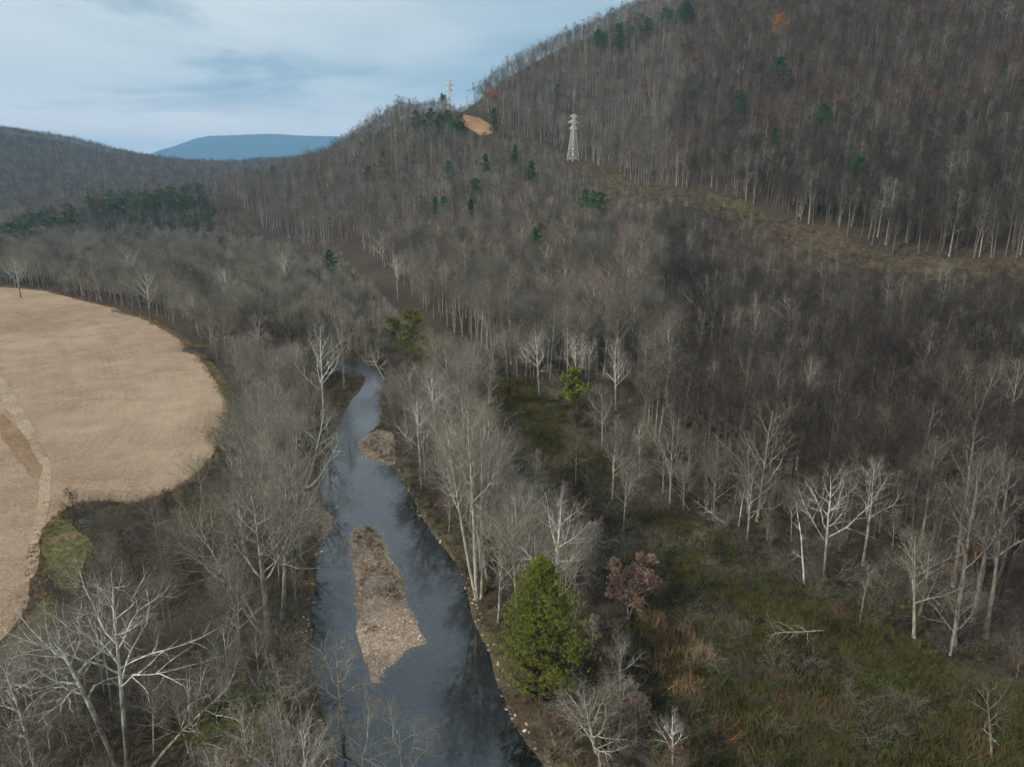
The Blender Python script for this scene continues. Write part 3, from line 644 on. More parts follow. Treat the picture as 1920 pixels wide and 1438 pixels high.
# lower left corner, white-barked trees
hero(222, 1436, 60, 1105, 'white-barked tree leaning left over the lower left corner wood', 'white', fork=0.5, nl=15, limb=0.5, land='the white tree leaning in the lower left corner', r0=0.33, gnarl=0.22, spread=0.95, trop=0.06)
hero(240, 1440, 203, 1028, 'tall straight white-barked tree, highest in the lower left wood', 'white', fork=0.42, nl=17, limb=0.42, land='the tall straight white tree at lower left', r0=0.29, gnarl=0.22, spread=0.9, trop=0.10)
hero(212, 1330, 182, 1105, 'slender pale tree just behind the tall straight white one', 'white', fork=0.4, nl=9, limb=0.33, r0=0.22, gnarl=0.18)
hero(285, 1440, 492, 1215, 'pale tree leaning strongly right with long forked limbs, bottom left', 'white', fork=0.4, nl=13, limb=0.5, sweep=1.15, r0=0.25, gnarl=0.18, trop=0.12, land='the strongly leaning pale tree')
hero(75, 1460, 0, 1225, 'white arching tree cut by the left edge of the picture', 'white', fork=0.35, nl=14, limb=0.5, r0=0.26, gnarl=0.22, spread=1.0)
hero(348, 1345, 350, 1125, 'grey fork-crowned tree between leaning pale tree and the field', 'grey', fork=0.42, nl=10, limb=0.5, spread=0.6)
hero(546, 1395, 512, 1215, 'lichen-pale open tree at the bottom beside the left riverbank', 'pale', fork=0.25, nl=9, limb=0.55, r0=0.26, gnarl=0.2, spread=0.85)
hero(642, 1372, 626, 1185, 'pale wide-forked tree standing against the water below the gravel island', 'pale', fork=0.3, nl=8, limb=0.55, r0=0.25, gnarl=0.22, spread=0.9, land='the forked tree against the water')
hero(760, 1530, 745, 1315, 'pale crooked treetop rising from the bottom edge over the river', 'pale', fork=0.3, nl=8, limb=0.6, gnarl=0.24, spread=1.0, r0=0.2)
hero(690, 1560, 668, 1300, 'twiggy brown treetop at the bottom edge left of the river', 'pale', fork=0.35, nl=9, limb=0.5, gnarl=0.2, spread=0.9, r0=0.2)
# big grey crowns on the left bank
hero(503, 1190, 470, 868, 'largest grey tree on left bank, wide fan of fine branches', 'pale', fork=0.36, nl=22, limb=0.46, spread=0.8, r0=0.4, trop=0.12, land='the largest grey tree on the left bank', stems=[(-9, 0, 0.8, 0.65)])
hero(530, 1160, 545, 848, 'tall grey tree crowding right of the largest fan-shaped one', 'pale', fork=0.38, nl=18, limb=0.4, spread=0.7, r0=0.33, trop=0.12)
hero(484, 1165, 392, 1010, 'grey tree splayed left beneath the largest fan-shaped crown', 'pale', fork=0.4, nl=14, limb=0.5, spread=0.7, r0=0.28)
hero(525, 960, 495, 742, 'grey open-limbed tree on the left bank behind the largest one', 'pale', fork=0.4, nl=11, limb=0.5, gnarl=0.18, r0=0.3)
hero(455, 905, 445, 770, 'pale antler-limbed tree at the field corner beside green verge', 'pale', fork=0.3, nl=8, limb=0.55, gnarl=0.18, r0=0.26, spread=0.7, land='the antler-limbed tree at the field corner')
hero(385, 965, 365, 835, 'small pale tree against the lower field edge', 'pale', fork=0.45, nl=8, limb=0.5, r0=0.22, spread=0.7)
hero(572, 914, 612, 765, 'white double-stemmed tree leaning out over the river', 'bone', fork=0.25, nl=9, limb=0.38, r0=0.26, sweep=0.85, dy=-2.0, stems=[(3.0, -1, 0.72, 0.95)], land='the white tree leaning over the river', gnarl=0.2)
hero(607, 795, 600, 600, 'white many-limbed tree above the riffle on the left bank', 'bone', fork=0.3, nl=14, limb=0.36, r0=0.3, land='the white trees above the riffle')
hero(645, 730, 640, 575, 'pale tall tree next to the white one above the riffle', 'pale', fork=0.4, nl=14, limb=0.36)
hero(722, 712, 690, 650, 'fallen-looking white tree reaching low across the river bend', 'bone', fork=0.3, nl=9, limb=0.5, sweep=0.8, gnarl=0.22)
# right bank
hero(895, 1122, 872, 742, 'tallest pale tree on the right bank, several straight stems', 'pale', fork=0.42, nl=22, limb=0.3, spread=0.75, r0=0.34, stems=[(-3.2, 1, 0.93, 0.8), (2.0, 2, 0.88, 0.75)], land='the tall pale clump on the right bank')
hero(915, 1085, 850, 800, 'pale tree splaying left inside the tall right bank clump', 'pale', fork=0.4, nl=14, limb=0.36, r0=0.26)
hero(905, 990, 905, 740, 'slim pale tree at the back of the tall right bank clump', 'pale', fork=0.5, nl=12, limb=0.3, r0=0.24)
hero(775, 852, 768, 708, 'grey spreading tree where the bank narrows above the bend', 'grey', fork=0.4, nl=13, limb=0.5, spread=0.9, land='the spreading tree above the bend')
hero(800, 850, 808, 712, 'second grey spreading tree close beside the first above bend', 'grey', fork=0.4, nl=12, limb=0.5)
hero(845, 800, 845, 690, 'rounded grey tree behind the spreading pair above the bend', 'pale', fork=0.35, nl=14, limb=0.5)
hero(985, 1010, 975, 900, 'slender grey tree alone right of the tall pale clump', 'pale', fork=0.4, nl=10, limb=0.4)
hero(1020, 1060, 1022, 985, 'small vase-shaped bare tree just above the green cedar tip', 'pale', fork=0.2, nl=9, limb=0.55, spread=0.5)
hero(1118, 1410, 1085, 1268, 'dense pale spreading bare tree below the cedar', 'pale', fork=0.12, nl=17, limb=0.75, spread=0.95, r0=0.22, land='the dense pale bare tree below the cedar')
hero(1262, 1445, 1262, 1322, 'small white forked tree at the bottom edge below the meadow', 'bone', fork=0.3, nl=8, limb=0.45, spread=0.6, r0=0.17)
hero(1160, 1390, 1172, 1260, 'thin grey tree between the dense pale one and the meadow', 'pale', fork=0.3, nl=10, limb=0.35, r0=0.14)
# copper-leaved tree
hero(1180, 1160, 1160, 1040, 'copper-leaved tree holding its dead leaves at the meadow edge', 'grey', name='copper_beech_tree', fork=0.2, nl=14, limb=0.34, spread=0.65, leaf=('copper', 8000, 0.13), land='the copper-leaved tree', stems=[(4.6, 0.5, 1.0, 0.9)])
# far side of the meadow
for a in ((1545, 1085, 1560, 862, 'white-limbed tree with broad crown on the far meadow edge', 'white', dict(fork=0.35, nl=14, limb=0.42, r0=0.26, land='the white trees on the far meadow edge')),
          (1598, 960, 1608, 845, 'white crooked tree behind the broad one on meadow edge', 'white', dict(fork=0.35, nl=10, limb=0.36, r0=0.24, gnarl=0.24)),
          (1618, 1060, 1645, 852, 'white tree with one long right-hand limb on meadow edge', 'white', dict(fork=0.4, nl=11, limb=0.42, r0=0.26, gnarl=0.22)),
          (1508, 1095, 1498, 942, 'thin broken white snag at the edge of the meadow', 'bone', dict(fork=0.3, nl=5, limb=0.1, r0=0.16, wob=0.09, land='the broken white snag')),
          (1612, 1165, 1632, 1060, 'small dead pale snag low on the meadow edge', 'white', dict(fork=0.5, nl=5, limb=0.2, r0=0.12, wob=0.08, land='the small dead snag')),
          (1714, 1195, 1718, 985, 'grey round-crowned tree at the dark right meadow edge', 'grey', dict(fork=0.35, nl=15, limb=0.4, r0=0.24, land='the round-crowned tree at the right meadow edge')),
          (1735, 1120, 1745, 1000, 'grey twin beside the round-crowned tree at dark meadow edge', 'grey', dict(fork=0.3, nl=13, limb=0.42)),
          (1385, 985, 1398, 905, 'thin white stem leaning at the foot of the slope', 'bone', dict(fork=0.6, nl=6, limb=0.25, r0=0.13, land='the thin white leaning stem')),
          (1334, 960, 1345, 855, 'twisted grey tree at the meadow head near fallen trunk', 'pale', dict(fork=0.4, nl=10, limb=0.4, gnarl=0.26, land='the twisted grey tree')),
          (1243, 925, 1245, 830, 'lichen-grey leafy-looking tree at the meadow head', 'pale', dict(fork=0.25, nl=14, limb=0.35, gnarl=0.22)),
          (1200, 905, 1200, 790, 'slender white-stemmed tree at the meadow head', 'white', dict(fork=0.55, nl=9, limb=0.3, r0=0.17, land='the slender white stem')),
          (1012, 742, 1003, 605, 'white gnarled tree standing at the upper end of the meadow', 'white', dict(fork=0.35, nl=13, limb=0.42, gnarl=0.24, land='the white gnarled tree at the head of the meadow')),
          (1082, 745, 1078, 618, 'first of the white trees beside the small green pine', 'white', dict(fork=0.35, nl=13, limb=0.42)),
          (1102, 740, 1108, 622, 'white straight tree between green pine and broad white crown', 'white', dict(fork=0.4, nl=11, limb=0.36)),
          (1155, 770, 1152, 632, 'broad-crowned white tree on the slope foot past green pine', 'white', dict(fork=0.35, nl=14, limb=0.42, land='the broad white tree past the green pine')),
          (1130, 840, 1128, 715, 'grey tree below the broad white one at slope foot', 'pale', dict(fork=0.35, nl=12, limb=0.42)),
          (1412, 855, 1418, 748, 'pale pair of stems part way up the dark slope', 'pale', dict(fork=0.4, nl=13, limb=0.4, stems=[(1.5, 1, 0.95, 0.9)], land='the pale pair of stems')),
          (1530, 830, 1535, 705, 'pale fan-crowned tree part way up the dark slope', 'pale', dict(fork=0.45, nl=14, limb=0.42, land='the pale fan-crowned tree')),
          (1612, 760, 1620, 640, 'pale narrow tree high on the dark right slope', 'pale', dict(fork=0.4, nl=12, limb=0.36)),
          (1705, 690, 1712, 595, 'pale tree, uppermost right of the bright ones on slope', 'pale', dict(fork=0.4, nl=12, limb=0.36)),
          (1785, 850, 1790, 650, 'very broad grey crown on the dark right slope', 'pale', dict(fork=0.4, nl=16, limb=0.5, r0=0.32, land='the very broad grey crown')),
          (1478, 680, 1480, 545, 'white crooked tree half way up the slope under the clearing', 'white', dict(fork=0.5, nl=10, limb=0.35)),
          (735, 545, 715, 428, 'tallest white tree at the foot of the knob', 'white', dict(fork=0.3, nl=14, limb=0.36)),
          (745, 560, 742, 470, 'white tree just right of the tallest at knob foot', 'white', dict(fork=0.4, nl=11, limb=0.34)),
          (830, 580, 828, 490, 'white branching tree on lower slope, right of the track', 'white', dict(fork=0.4, nl=12, limb=0.4)),
          (530, 520, 528, 462, 'white fan-shaped tree on the valley floor beyond the field', 'white', dict(fork=0.3, nl=13, limb=0.5)),
          (418, 545, 418, 492, 'pale tree above the far corner of the field', 'white', dict(fork=0.3, nl=13, limb=0.5)),
          (240, 530, 235, 462, 'pale broad tree behind the far edge of the field', 'white', dict(fork=0.3, nl=14, limb=0.5)),
          (268, 545, 268, 495, 'small pale tree right of broad one behind field', 'white', dict(fork=0.3, nl=12, limb=0.5)),
          (30, 520, 22, 470, 'pale tree behind the far field edge near the picture edge', 'white', dict(fork=0.3, nl=13, limb=0.5)),
          (1330, 590, 1328, 510, 'pale tree in the middle of the hillside below the clearing', 'white', dict(fork=0.4, nl=12, limb=0.4)),
          (970, 540, 970, 490, 'small pale tree in the middle of the lower hillside', 'white', dict(fork=0.4, nl=12, limb=0.42)),
          (1860, 1420, 1850, 1240, 'thin leaning grey tree at the lower right corner', 'grey', dict(fork=0.4, nl=8, limb=0.5, r0=0.15, gnarl=0.2, land='the thin leaning corner tree'))):
    hero(a[0], a[1], a[2], a[3], a[4], a[5], **a[6])
# conifers
pine(1015, 1318, 1048, 'large bright green cone-shaped cedar beside the river', 132, 'cedar', 'cedar', 'cedar_tree', land='the large green cedar', dens=1.7, bare=0.04)
pine(457, 1448, 1345, 'rounded yellow-green cedar at the bottom of the left wood', 112, 'round', 'cedar', 'cedar_tree', land='the rounded green cedar at the bottom', bare=0.05, nb=90)
pine(398, 1012, 968, 'small dark green cedar under the largest grey tree', 60, 'round', 'cedar', 'cedar_tree', bare=0.02, nb=60)
pine(1075, 768, 692, 'small bright green pine at the slope foot among white trees', 38, 'pine', 'cedar', land='the small green pine at the slope foot')
pine(774, 668, 582, 'light green conifer by the river bend, taller of two', 46, 'pine', 'cedar', 'cedar_tree', land='the light green conifers by the bend')
pine(738, 640, 600, 'lower light green conifer left of the taller one by bend', 34, 'pine', 'cedar', 'cedar_tree')
pine(806, 705, 664, 'dark green cedar on right bank below the light green conifers', 40, 'round', 'cedar', 'cedar_tree')
pine(616, 494, 470, 'dark green pine in the valley gap at knob foot', 20, Hs=17.0)
pine(1545, 330, 198, 'tall dark green pine alone on the big right mountain', 42, land='the tall pine on the right mountain', bare=0.3)
for u, v, tv, w, lab in ((1464, 168, 108, 26, 'thin green pine above left of the tall mountain pine'), (1390, 225, 172, 32, 'green pine left of the tall mountain pine, near skyline side'), (1610, 325, 292, 26, 'low dark pine right of the tall mountain pine'),
                         (1045, 190, 160, 16, 'small pine high on the mountain above the pylon'), (926, 228, 204, 12, 'dark narrow pine beside the tan gap at the saddle'),
                         (690, 340, 312, 18, 'green pine on the left shoulder of the knob'), (840, 335, 302, 24, 'broad green pine in the middle of the knob'), (892, 375, 336, 22, 'tall green pine on the knob right of the middle'),
                         (832, 398, 368, 18, 'dark pine below the broad middle one on the knob'), (816, 396, 370, 12, 'thin dark pine left of the low pair on knob'), (882, 398, 374, 14, 'low pine right of the pair on the knob'),
                         (911, 318, 290, 16, 'dark pine on the knob slope below the tan gap'), (965, 298, 272, 14, 'small pine upslope left of the pylon'), (996, 330, 302, 16, 'small pine downslope left of the pylon'),
                         (1006, 462, 428, 24, 'solitary dark green pine low on the hillside'), (1098, 392, 356, 22, 'left of three pines below the pylon'), (1112, 390, 358, 18, 'middle pine of the three below the pylon'), (1127, 420, 362, 32, 'largest of the three pines below the pylon'),
                         (718, 305, 284, 14, 'small pine near the left skyline of the knob'), (1455, 260, 240, 14, 'faint small pine on the mid mountain'), (510, 330, 312, 10, 'tiny pine on the saddle left of the knob')):
    pine(u, v, tv, lab, w)
rp = np.random.default_rng(5)
pts = [(370, 372, 26), (344, 374, 22), (318, 378, 24), (298, 382, 22), (286, 392, 24), (270, 388, 24), (240, 388, 26), (262, 402, 22), (205, 388, 28), (196, 398, 20), (165, 392, 22), (128, 412, 26), (90, 420, 22), (76, 424, 24), (58, 424, 22), (100, 430, 18), (32, 440, 26), (14, 446, 24), (44, 446, 20), (225, 395, 20), (338, 398, 14), (388, 396, 12)]
ORD = ['leftmost', 'second', 'third', 'fourth', 'fifth', 'sixth', 'seventh', 'eighth', 'ninth', 'tenth', 'eleventh', 'twelfth', 'thirteenth', 'fourteenth', 'fifteenth', 'sixteenth', 'seventeenth', 'eighteenth', 'nineteenth', 'twentieth', 'twenty-first', 'rightmost']
def nth(k, n): return 'leftmost' if k == 0 else ('rightmost' if k == n - 1 else ORD[k] + ' from left')
pts.sort()
for k, (u, v, h) in enumerate(pts):
    pine(u, v + 6, v - h - 2, 'dark green pine, %s in the row along the low spur beyond the field' % nth(k, len(pts)), 28 + rp.random() * 8, group='pines along the low spur beyond the field', Hs=30.0 if u > 110 else 21.0)
us = np.sort(1120 + 190 * rp.random(14))
for k, u in enumerate(us):
    v = 78 - (u - 1120) * 0.34 + rp.normal(0, 6) + 10
    pine(u, v, v - 22, 'dark pine, %s of those on the mountain skyline' % nth(k, 14), 22, group='pines on the mountain skyline', Hs=22.0)
us = np.sort(770 + 100 * rp.random(12))
for k, u in enumerate(us):
    v = 212 + 40 * rp.random()
    pine(u, v + 8, v - 12, 'dull green pine, %s of those near the top of the knob' % nth(k, 12), 20, group='pines near the top of the knob', Hs=22.0)
# leafy survivors
hero(1465, 62, 1465, 26, 'orange-leaved tree high on the right mountain', 'grey', name='orange_leaved_tree', lod=1, fork=0.3, nl=10, limb=0.42, leaf=('rust', 900, 0.42))
hero(925, 200, 925, 165, 'rusty-leaved tree on the mountain flank above the tan gap', 'grey', name='rusty_leaved_tree', lod=1, fork=0.3, nl=10, limb=0.42, leaf=('rust', 700, 0.42))
hero(832, 196, 832, 176, 'russet-leaved tree on the very top of the knob', 'grey', Hs=17.0, name='russet_leaved_tree', lod=1, fork=0.3, nl=10, limb=0.5, leaf=('russet', 900, 0.45))
hero(1835, 1085, 1830, 1020, 'dim russet-leaved sapling in the dark wood at right', 'grey', name='russet_leaved_tree', lod=1, fork=0.2, nl=10, limb=0.5, leaf=('russet', 1200, 0.16))
# fallen trees
def fallen(u0, v0, u1, v1, label, n=8, thick=0.14):
    seedn[0] += 1; rng = np.random.default_rng(seedn[0]); a = base_of(u0, v0); b = base_of(u1, v1)
    t_ = np.linspace(0, 1, 9)[:, None]; P = (a + (b - a) * t_)[None]; P = P + rng.normal(0, 0.08, P.shape); P[0, :, 2] = hz(P[0, :, 0], P[0, :, 1]) + 0.25 + 1.3 * t_[:, 0]
    R = (thick * (1.1 - 0.8 * t_[:, 0]))[None]; o = P[0, 0].copy(); P = P - o
    P1, R1 = sprout(rng, P, R, n, 0.3, 1.0, 0.7, 0.34, 4, 0.02, 0.2, None, 0.6, 0.02); P2, R2 = sprout(rng, P1, R1, 5, 0.2, 1, 0.7, 0.5, 2, 0.0, 0.2, None, 0.6, 0.012)
    t = MB(); t.tubes(P, R, 7); c = MB(); c.tubes(P1, R1, 4); c.tubes(P2, R2, 3)
    place_tree('fallen_tree', t, c, M['bark_p'], M['bark_p'], o, label, None, 0, 'fallen tree')
fallen(1360, 985, 1300, 952, 'bleached fallen trunk lying across the head of the meadow')
fallen(1295, 962, 1268, 936, 'short pale fallen stem left of the bleached trunk', 5, 0.1)
fallen(1545, 1185, 1450, 1205, 'tangled grey fallen tree in the middle of the meadow', 14)
fallen(1880, 1405, 1835, 1385, 'thin pale fallen branch in the lower right meadow', 4, 0.07)

# ------------------------------------------------------------------ pylons
def beam_mb(pairs, r):
    m = MB(); a = np.array([p[0] for p in pairs], float); b = np.array([p[1] for p in pairs], float); P = np.stack([a, b], 1); m.tubes(P, np.full(P.shape[:2], r), 4); return m
def pylon_meshes():
    H = 41.0; hw = lambda z: 4.2 + (1.35 - 4.2) * min(z / 28.0, 1.0) if z < 28 else 1.35 - 0.25 * (z - 28) / 11
    out = []; sg = [(1, 1), (1, -1), (-1, -1), (-1, 1)]
    for sx, sy in sg: out.append(('leg', beam_mb([((sx * hw(0), sy * hw(0), -2), (sx * hw(28), sy * hw(28), 28)), ((sx * hw(28), sy * hw(28), 28), (sx * hw(39), sy * hw(39), 39))], 0.23)))
    br = []; zs = [0, 6, 11, 15, 18.5, 21.5, 24.5, 28, 30.5, 33, 35.5, 38.7]
    for z0, z1 in zip(zs[:-1], zs[1:]):
        for k in range(4):
            (ax, ay), (bx, by) = sg[k], sg[(k + 1) % 4]; h0, h1 = hw(z0), hw(z1)
            br += [((ax * h0, ay * h0, z0), (bx * h1, by * h1, z1)), ((bx * h0, by * h0, z0), (ax * h1, ay * h1, z1)), ((ax * h1, ay * h1, z1), (bx * h1, by * h1, z1))]
    out.append(('bracing', beam_mb(br, 0.11)))
    for z, w in ((28.3, 4.7), (33.5, 6.6), (38.7, 4.1)):
        rise = 2.2
        for s in (-1, 1):
            pr = []
            for y in (-1, 1):
                h = hw(z); pr += [((s * h, y * h, z), (s * w, 0, z)), ((s * h, y * h, z + rise if z < 38 else z + 0.2), (s * w, 0, z + 0.1))]
                m_ = (s * (h + w) / 2, y * h / 2, z); pr += [(m_, (s * (h + (w - h) * 0.35), y * h * 0.65, z + rise * 0.62))]
            out.append(('cross_arm', beam_mb(pr, 0.2))); out.append(('insulator', beam_mb([((s * w, 0, z), (s * w, 0, z - 1.5))], 0.12)))
    out.append(('peak', beam_mb([((sx * 1.1, sy * 1.1, 38.7), (0, 0, 41.0)) for sx, sy in sg] + [((s * 4.1, 0, 38.8), (0, 0, 41.0)) for s in (-1, 1)], 0.14)))
    return [(n, m.mesh(n, M['steel'], False)) for n, m in out]
PYL = pylon_meshes()
def pylon(u, v, Y, rot, label, z=None, sc=1.0):
    p = at_y(u, v, Y); r = empty('transmission_tower', (p[0], p[1], hz(p[0], p[1]) if z is None else z), (0, 0, rot), sc); tag(r, label, 'pylon', 'lattice towers of the power line')
    for n, me in PYL: link(bpy.data.objects.new(n, me), r)
    HERO_XY.append((p[0], p[1], 7.0)); return p
pylon(1074, 308, 680, 0.62, 'white steel lattice pylon in the clearing on the hillside')
LANDMARK.append((57, 680, 'the white pylon'))
pylon(843, 207, 880, 0.62, 'lattice pylon rising against the sky behind the knob')
pylon(875, 214, 1890, 0.62, 'tiny faint lattice pylon seen through the saddle gap')

# ------------------------------------------------------------------ woods: stock of bare trees
def stock(seed, lod, zone):
    rng = np.random.default_rng(seed)
    if zone == 'flood': H = rng.uniform(14, 21); kw = dict(fork=rng.uniform(0.25, 0.42), nl=14, spread=rng.uniform(0.6, 0.85), limb=rng.uniform(0.38, 0.5))
    elif zone == 'hill': H = rng.uniform(19, 27); kw = dict(fork=rng.uniform(0.30, 0.55), nl=13, spread=rng.uniform(0.45, 0.75), limb=rng.uniform(0.25, 0.40))
    elif zone == 'sapling': H = rng.uniform(5, 9); kw = dict(fork=0.15, nl=10, spread=0.5, limb=0.42)
    return bare_skeleton(rng, H, 0.0105 * H + 0.02, (rng.normal(0, 0.6), rng.normal(0, 0.6)), lod=lod, gnarl=0.15, **kw), H
NEAR = []     # (trunk mesh, crown mesh, height, tone)
for k in range(8):
    lv, H = stock(900 + k, 0, 'flood'); t, c = bare_parts(lv, 0); pale = k in (1, 3, 5, 7)
    NEAR.append((t.mesh('trunk', M['bark_w' if k == 5 else ('bark_p' if pale else 'bark')]), c.mesh('crown', M['twig_w' if pale else 'twig']), H, 'pale' if pale else 'grey'))
NEAR_H = []
for k in range(6):
    lv, H = stock(940 + k, 0, 'hill'); t, c = bare_parts(lv, 0); pale = k == 3
    NEAR_H.append((t.mesh('trunk', M['bark_h' if pale else 'bark_k']), c.mesh('crown', M['twig_h' if pale else 'twig_k']), H, 'pale' if pale else 'grey'))  # near trees on the right also carry shade in their bark colour
def stock_col(name, items):
    col = bpy.data.collections.new(name)
    for k, me in enumerate(items):
        o = bpy.data.objects.new('%s_%02d' % (name, k), me); col.objects.link(o)
    return col
def stock_meshes(n, seed, lod, zone, mats, leaf=None):
    out = []
    for k in range(n):
        lv, H = stock(seed + k, lod, zone); t, c = bare_parts(lv, lod); mt, mc = mats[k % len(mats)]; parts = [(t, M[mt]), (c, M[mc])]
        if leaf and k % leaf[2] == 0:
            rng = np.random.default_rng(seed + k); P = lv[-1][0]; i = rng.integers(0, len(P), leaf[1]); m = MB(); m.leaves(P[i, -1] + rng.normal(0, 0.1, (leaf[1], 3)), leaf[3] * (0.6 + 0.8 * rng.random(leaf[1])), rng); parts.append((m, M[leaf[0]]))
        out.append(join_mesh('stock', parts))
    return out
GH, GK = ('bark_h', 'twig_h'), ('bark_k', 'twig_k')
GR, PL, WH = ('bark', 'twig'), ('bark_p', 'twig_w'), ('bark_w', 'twig_w')
COL = {
    'flood_mid': stock_col('flood_mid', stock_meshes(10, 1000, 1, 'flood', [GR, GK, PL, GR, WH, GH, PL, GR, WH, GR])),
    'hill_mid': stock_col('hill_mid', stock_meshes(12, 1100, 1, 'hill', [GH, GR, GH, GH, PL, GH, GH, GH, GR, GH, GH, WH], ('russet', 500, 11, 0.2))),
    'hill_dark': stock_col('hill_dark', stock_meshes(10, 1150, 1, 'hill', [GK, GK, GH, GK, GK, GK, GH, GK, GK, GK])),  # right slope stock, its shade painted as darker bark
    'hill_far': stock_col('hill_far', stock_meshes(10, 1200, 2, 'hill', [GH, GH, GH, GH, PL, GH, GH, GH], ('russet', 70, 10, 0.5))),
    'far_shade': stock_col('far_shade', stock_meshes(8, 1250, 2, 'hill', [GK, GK, GK, GK, GH, GK, GK, GK], ('russet', 60, 9, 0.4))),  # same painted shade for the right mountain
    'sapling': stock_col('sapling', stock_meshes(8, 1300, 1, 'sapling', [GR, GH, PL, GK], ('russet', 300, 4, 0.1))),
}
def bush_mesh(seed, H, n):
    rng = np.random.default_rng(seed); m = MB(); P = np.zeros((n, 4, 3)); d = unit(rng.normal(size=(n, 3)) * np.array([1, 1, 0.3]) + np.array([0, 0, 1.0])); L = H * (0.5 + 0.6 * rng.random((n, 1)))
    P[:, 0, :2] = rng.normal(0, 0.15 * H, (n, 2))
    for s in range(3): P[:, s + 1] = P[:, s] + d * L / 3; d = unit(d + rng.normal(0, 0.25, (n, 3)))
    R = np.full((n, 4), 0.022) * np.linspace(1, 0.4, 4)[None]; m.tubes(P, R, 3)
    P1, R1 = sprout(rng, P, R, 6, 0.25, 1, 0.6, 0.5, 1, 0.05, 0.2, None, 0.7, 0.012); m.blades(P1[:, 0], P1[:, -1] - P1[:, 0], R1[:, 0] * 1.3, rng)
    P2, R2 = sprout(rng, P1, R1, 3, 0.3, 1, 0.6, 0.7, 1, 0.05, 0.2, None, 0.8, 0.012); m.blades(P2[:, 0], P2[:, -1] - P2[:, 0], R2[:, 0] * 1.2, rng)
    return join_mesh('stock', [(m, M[('twig_k', 'twig_h', 'twig')[seed % 3]])])
COL['bush'] = stock_col('bush', [bush_mesh(1400 + k, 2.2 + 0.3 * k, 16) for k in range(6)])
def tuft_mesh(seed, n, h, sp, mat='tuft'):
    rng = np.random.default_rng(seed); B = np.zeros((n, 3)); B[:, :2] = rng.normal(0, sp, (n, 2)); D = unit(rng.normal(size=(n, 3)) * np.array([1, 1, 0.2]) * 0.6 + np.array([0, 0, 1])) * (h * (0.5 + rng.random((n, 1)) * 0.8))
    m = MB(); m.blades(B, D, 0.035 * (0.6 + rng.random(n)), rng); return join_mesh('stock', [(m, M[mat])])
COL['tuft'] = stock_col('tuft', [tuft_mesh(1500 + k, 26, 0.55 + 0.12 * k, 0.3) for k in range(6)])
COL['tuft_t'] = stock_col('tuft_t', [tuft_mesh(1520 + k, 30, 0.6 + 0.12 * k, 0.3, 'tuft_t') for k in range(4)])
COL['tuft_g'] = stock_col('tuft_g', [tuft_mesh(1560 + k, 24, 0.4 + 0.1 * k, 0.3, 'tuft_g') for k in range(4)])
COL['tuft_b'] = stock_col('tuft_b', [tuft_mesh(1540 + k, 26, 0.5 + 0.1 * k, 0.3, 'tuft_b') for k in range(6)])
def stone_mesh(seed):
    rng = np.random.default_rng(seed); import bmesh
    bm = bmesh.new(); bmesh.ops.create_icosphere(bm, subdivisions=1, radius=1.0)
    for v in bm.verts: v.co *= 1 + rng.normal(0, 0.12)
    for v in bm.verts: v.co.z *= 0.5; v.co.x *= 1.3
    me = bpy.data.meshes.new('stone'); bm.to_mesh(me); bm.free(); me.materials.append(M['stone']); return me
COL['stone'] = stock_col('stone', [stone_mesh(1600 + k) for k in range(5)])
def scatter(name, P, rot, scl, idx, col, label, kind='stuff', cat=None):
    """one uncounted mass: stock instanced on its points"""
    me = bpy.data.meshes.new(name); me.vertices.add(len(P)); me.vertices.foreach_set('co', np.asarray(P, np.float32).ravel())
    a = me.attributes.new('rot', 'FLOAT_VECTOR', 'POINT'); a.data.foreach_set('vector', np.asarray(rot, np.float32).ravel())
    a = me.attributes.new('scl', 'FLOAT_VECTOR', 'POINT'); a.data.foreach_set('vector', np.asarray(scl, np.float32).ravel())
    a = me.attributes.new('idx', 'INT', 'POINT'); a.data.foreach_set('value', np.asarray(idx, np.int32))
    o = link(bpy.data.objects.new(name, me)); tag(o, label, cat, None, kind)
    ng = bpy.data.node_groups.new(name, 'GeometryNodeTree'); ng.interface.new_socket('Geometry', in_out='INPUT', socket_type='NodeSocketGeometry'); ng.interface.new_socket('Geometry', in_out='OUTPUT', socket_type='NodeSocketGeometry')
    N = ng.nodes; L = ng.links; gi = N.new('NodeGroupInput'); go = N.new('NodeGroupOutput'); ip = N.new('GeometryNodeInstanceOnPoints'); ci = N.new('GeometryNodeCollectionInfo')
    ci.inputs['Collection'].default_value = COL[col]; ci.inputs['Separate Children'].default_value = True; ci.inputs['Reset Children'].default_value = True
    def na(nm, ty): n = N.new('GeometryNodeInputNamedAttribute'); n.data_type = ty; n.inputs['Name'].default_value = nm; return n.outputs[0]
    er = N.new('FunctionNodeEulerToRotation'); L.new(na('rot', 'FLOAT_VECTOR'), er.inputs[0])
    L.new(gi.outputs[0], ip.inputs['Points']); L.new(ci.outputs[0], ip.inputs['Instance']); ip.inputs['Pick Instance'].default_value = True
    L.new(na('idx', 'INT'), ip.inputs['Instance Index']); L.new(er.outputs[0], ip.inputs['Rotation']); L.new(na('scl', 'FLOAT_VECTOR'), ip.inputs['Scale'])
    L.new(ip.outputs[0], go.inputs[0]); md = o.modifiers.new('scatter', 'NODES'); md.node_group = ng
    return o
def rnd_rs(rng, n, lo, hi, tilt=0.04):
    rot = np.stack([rng.normal(0, tilt, n), rng.normal(0, tilt, n), rng.random(n) * 6.283], 1); s = lo + (hi - lo) * rng.random(n); scl = np.stack([s, s, s * (0.9 + 0.2 * rng.random(n))], 1); return rot, scl
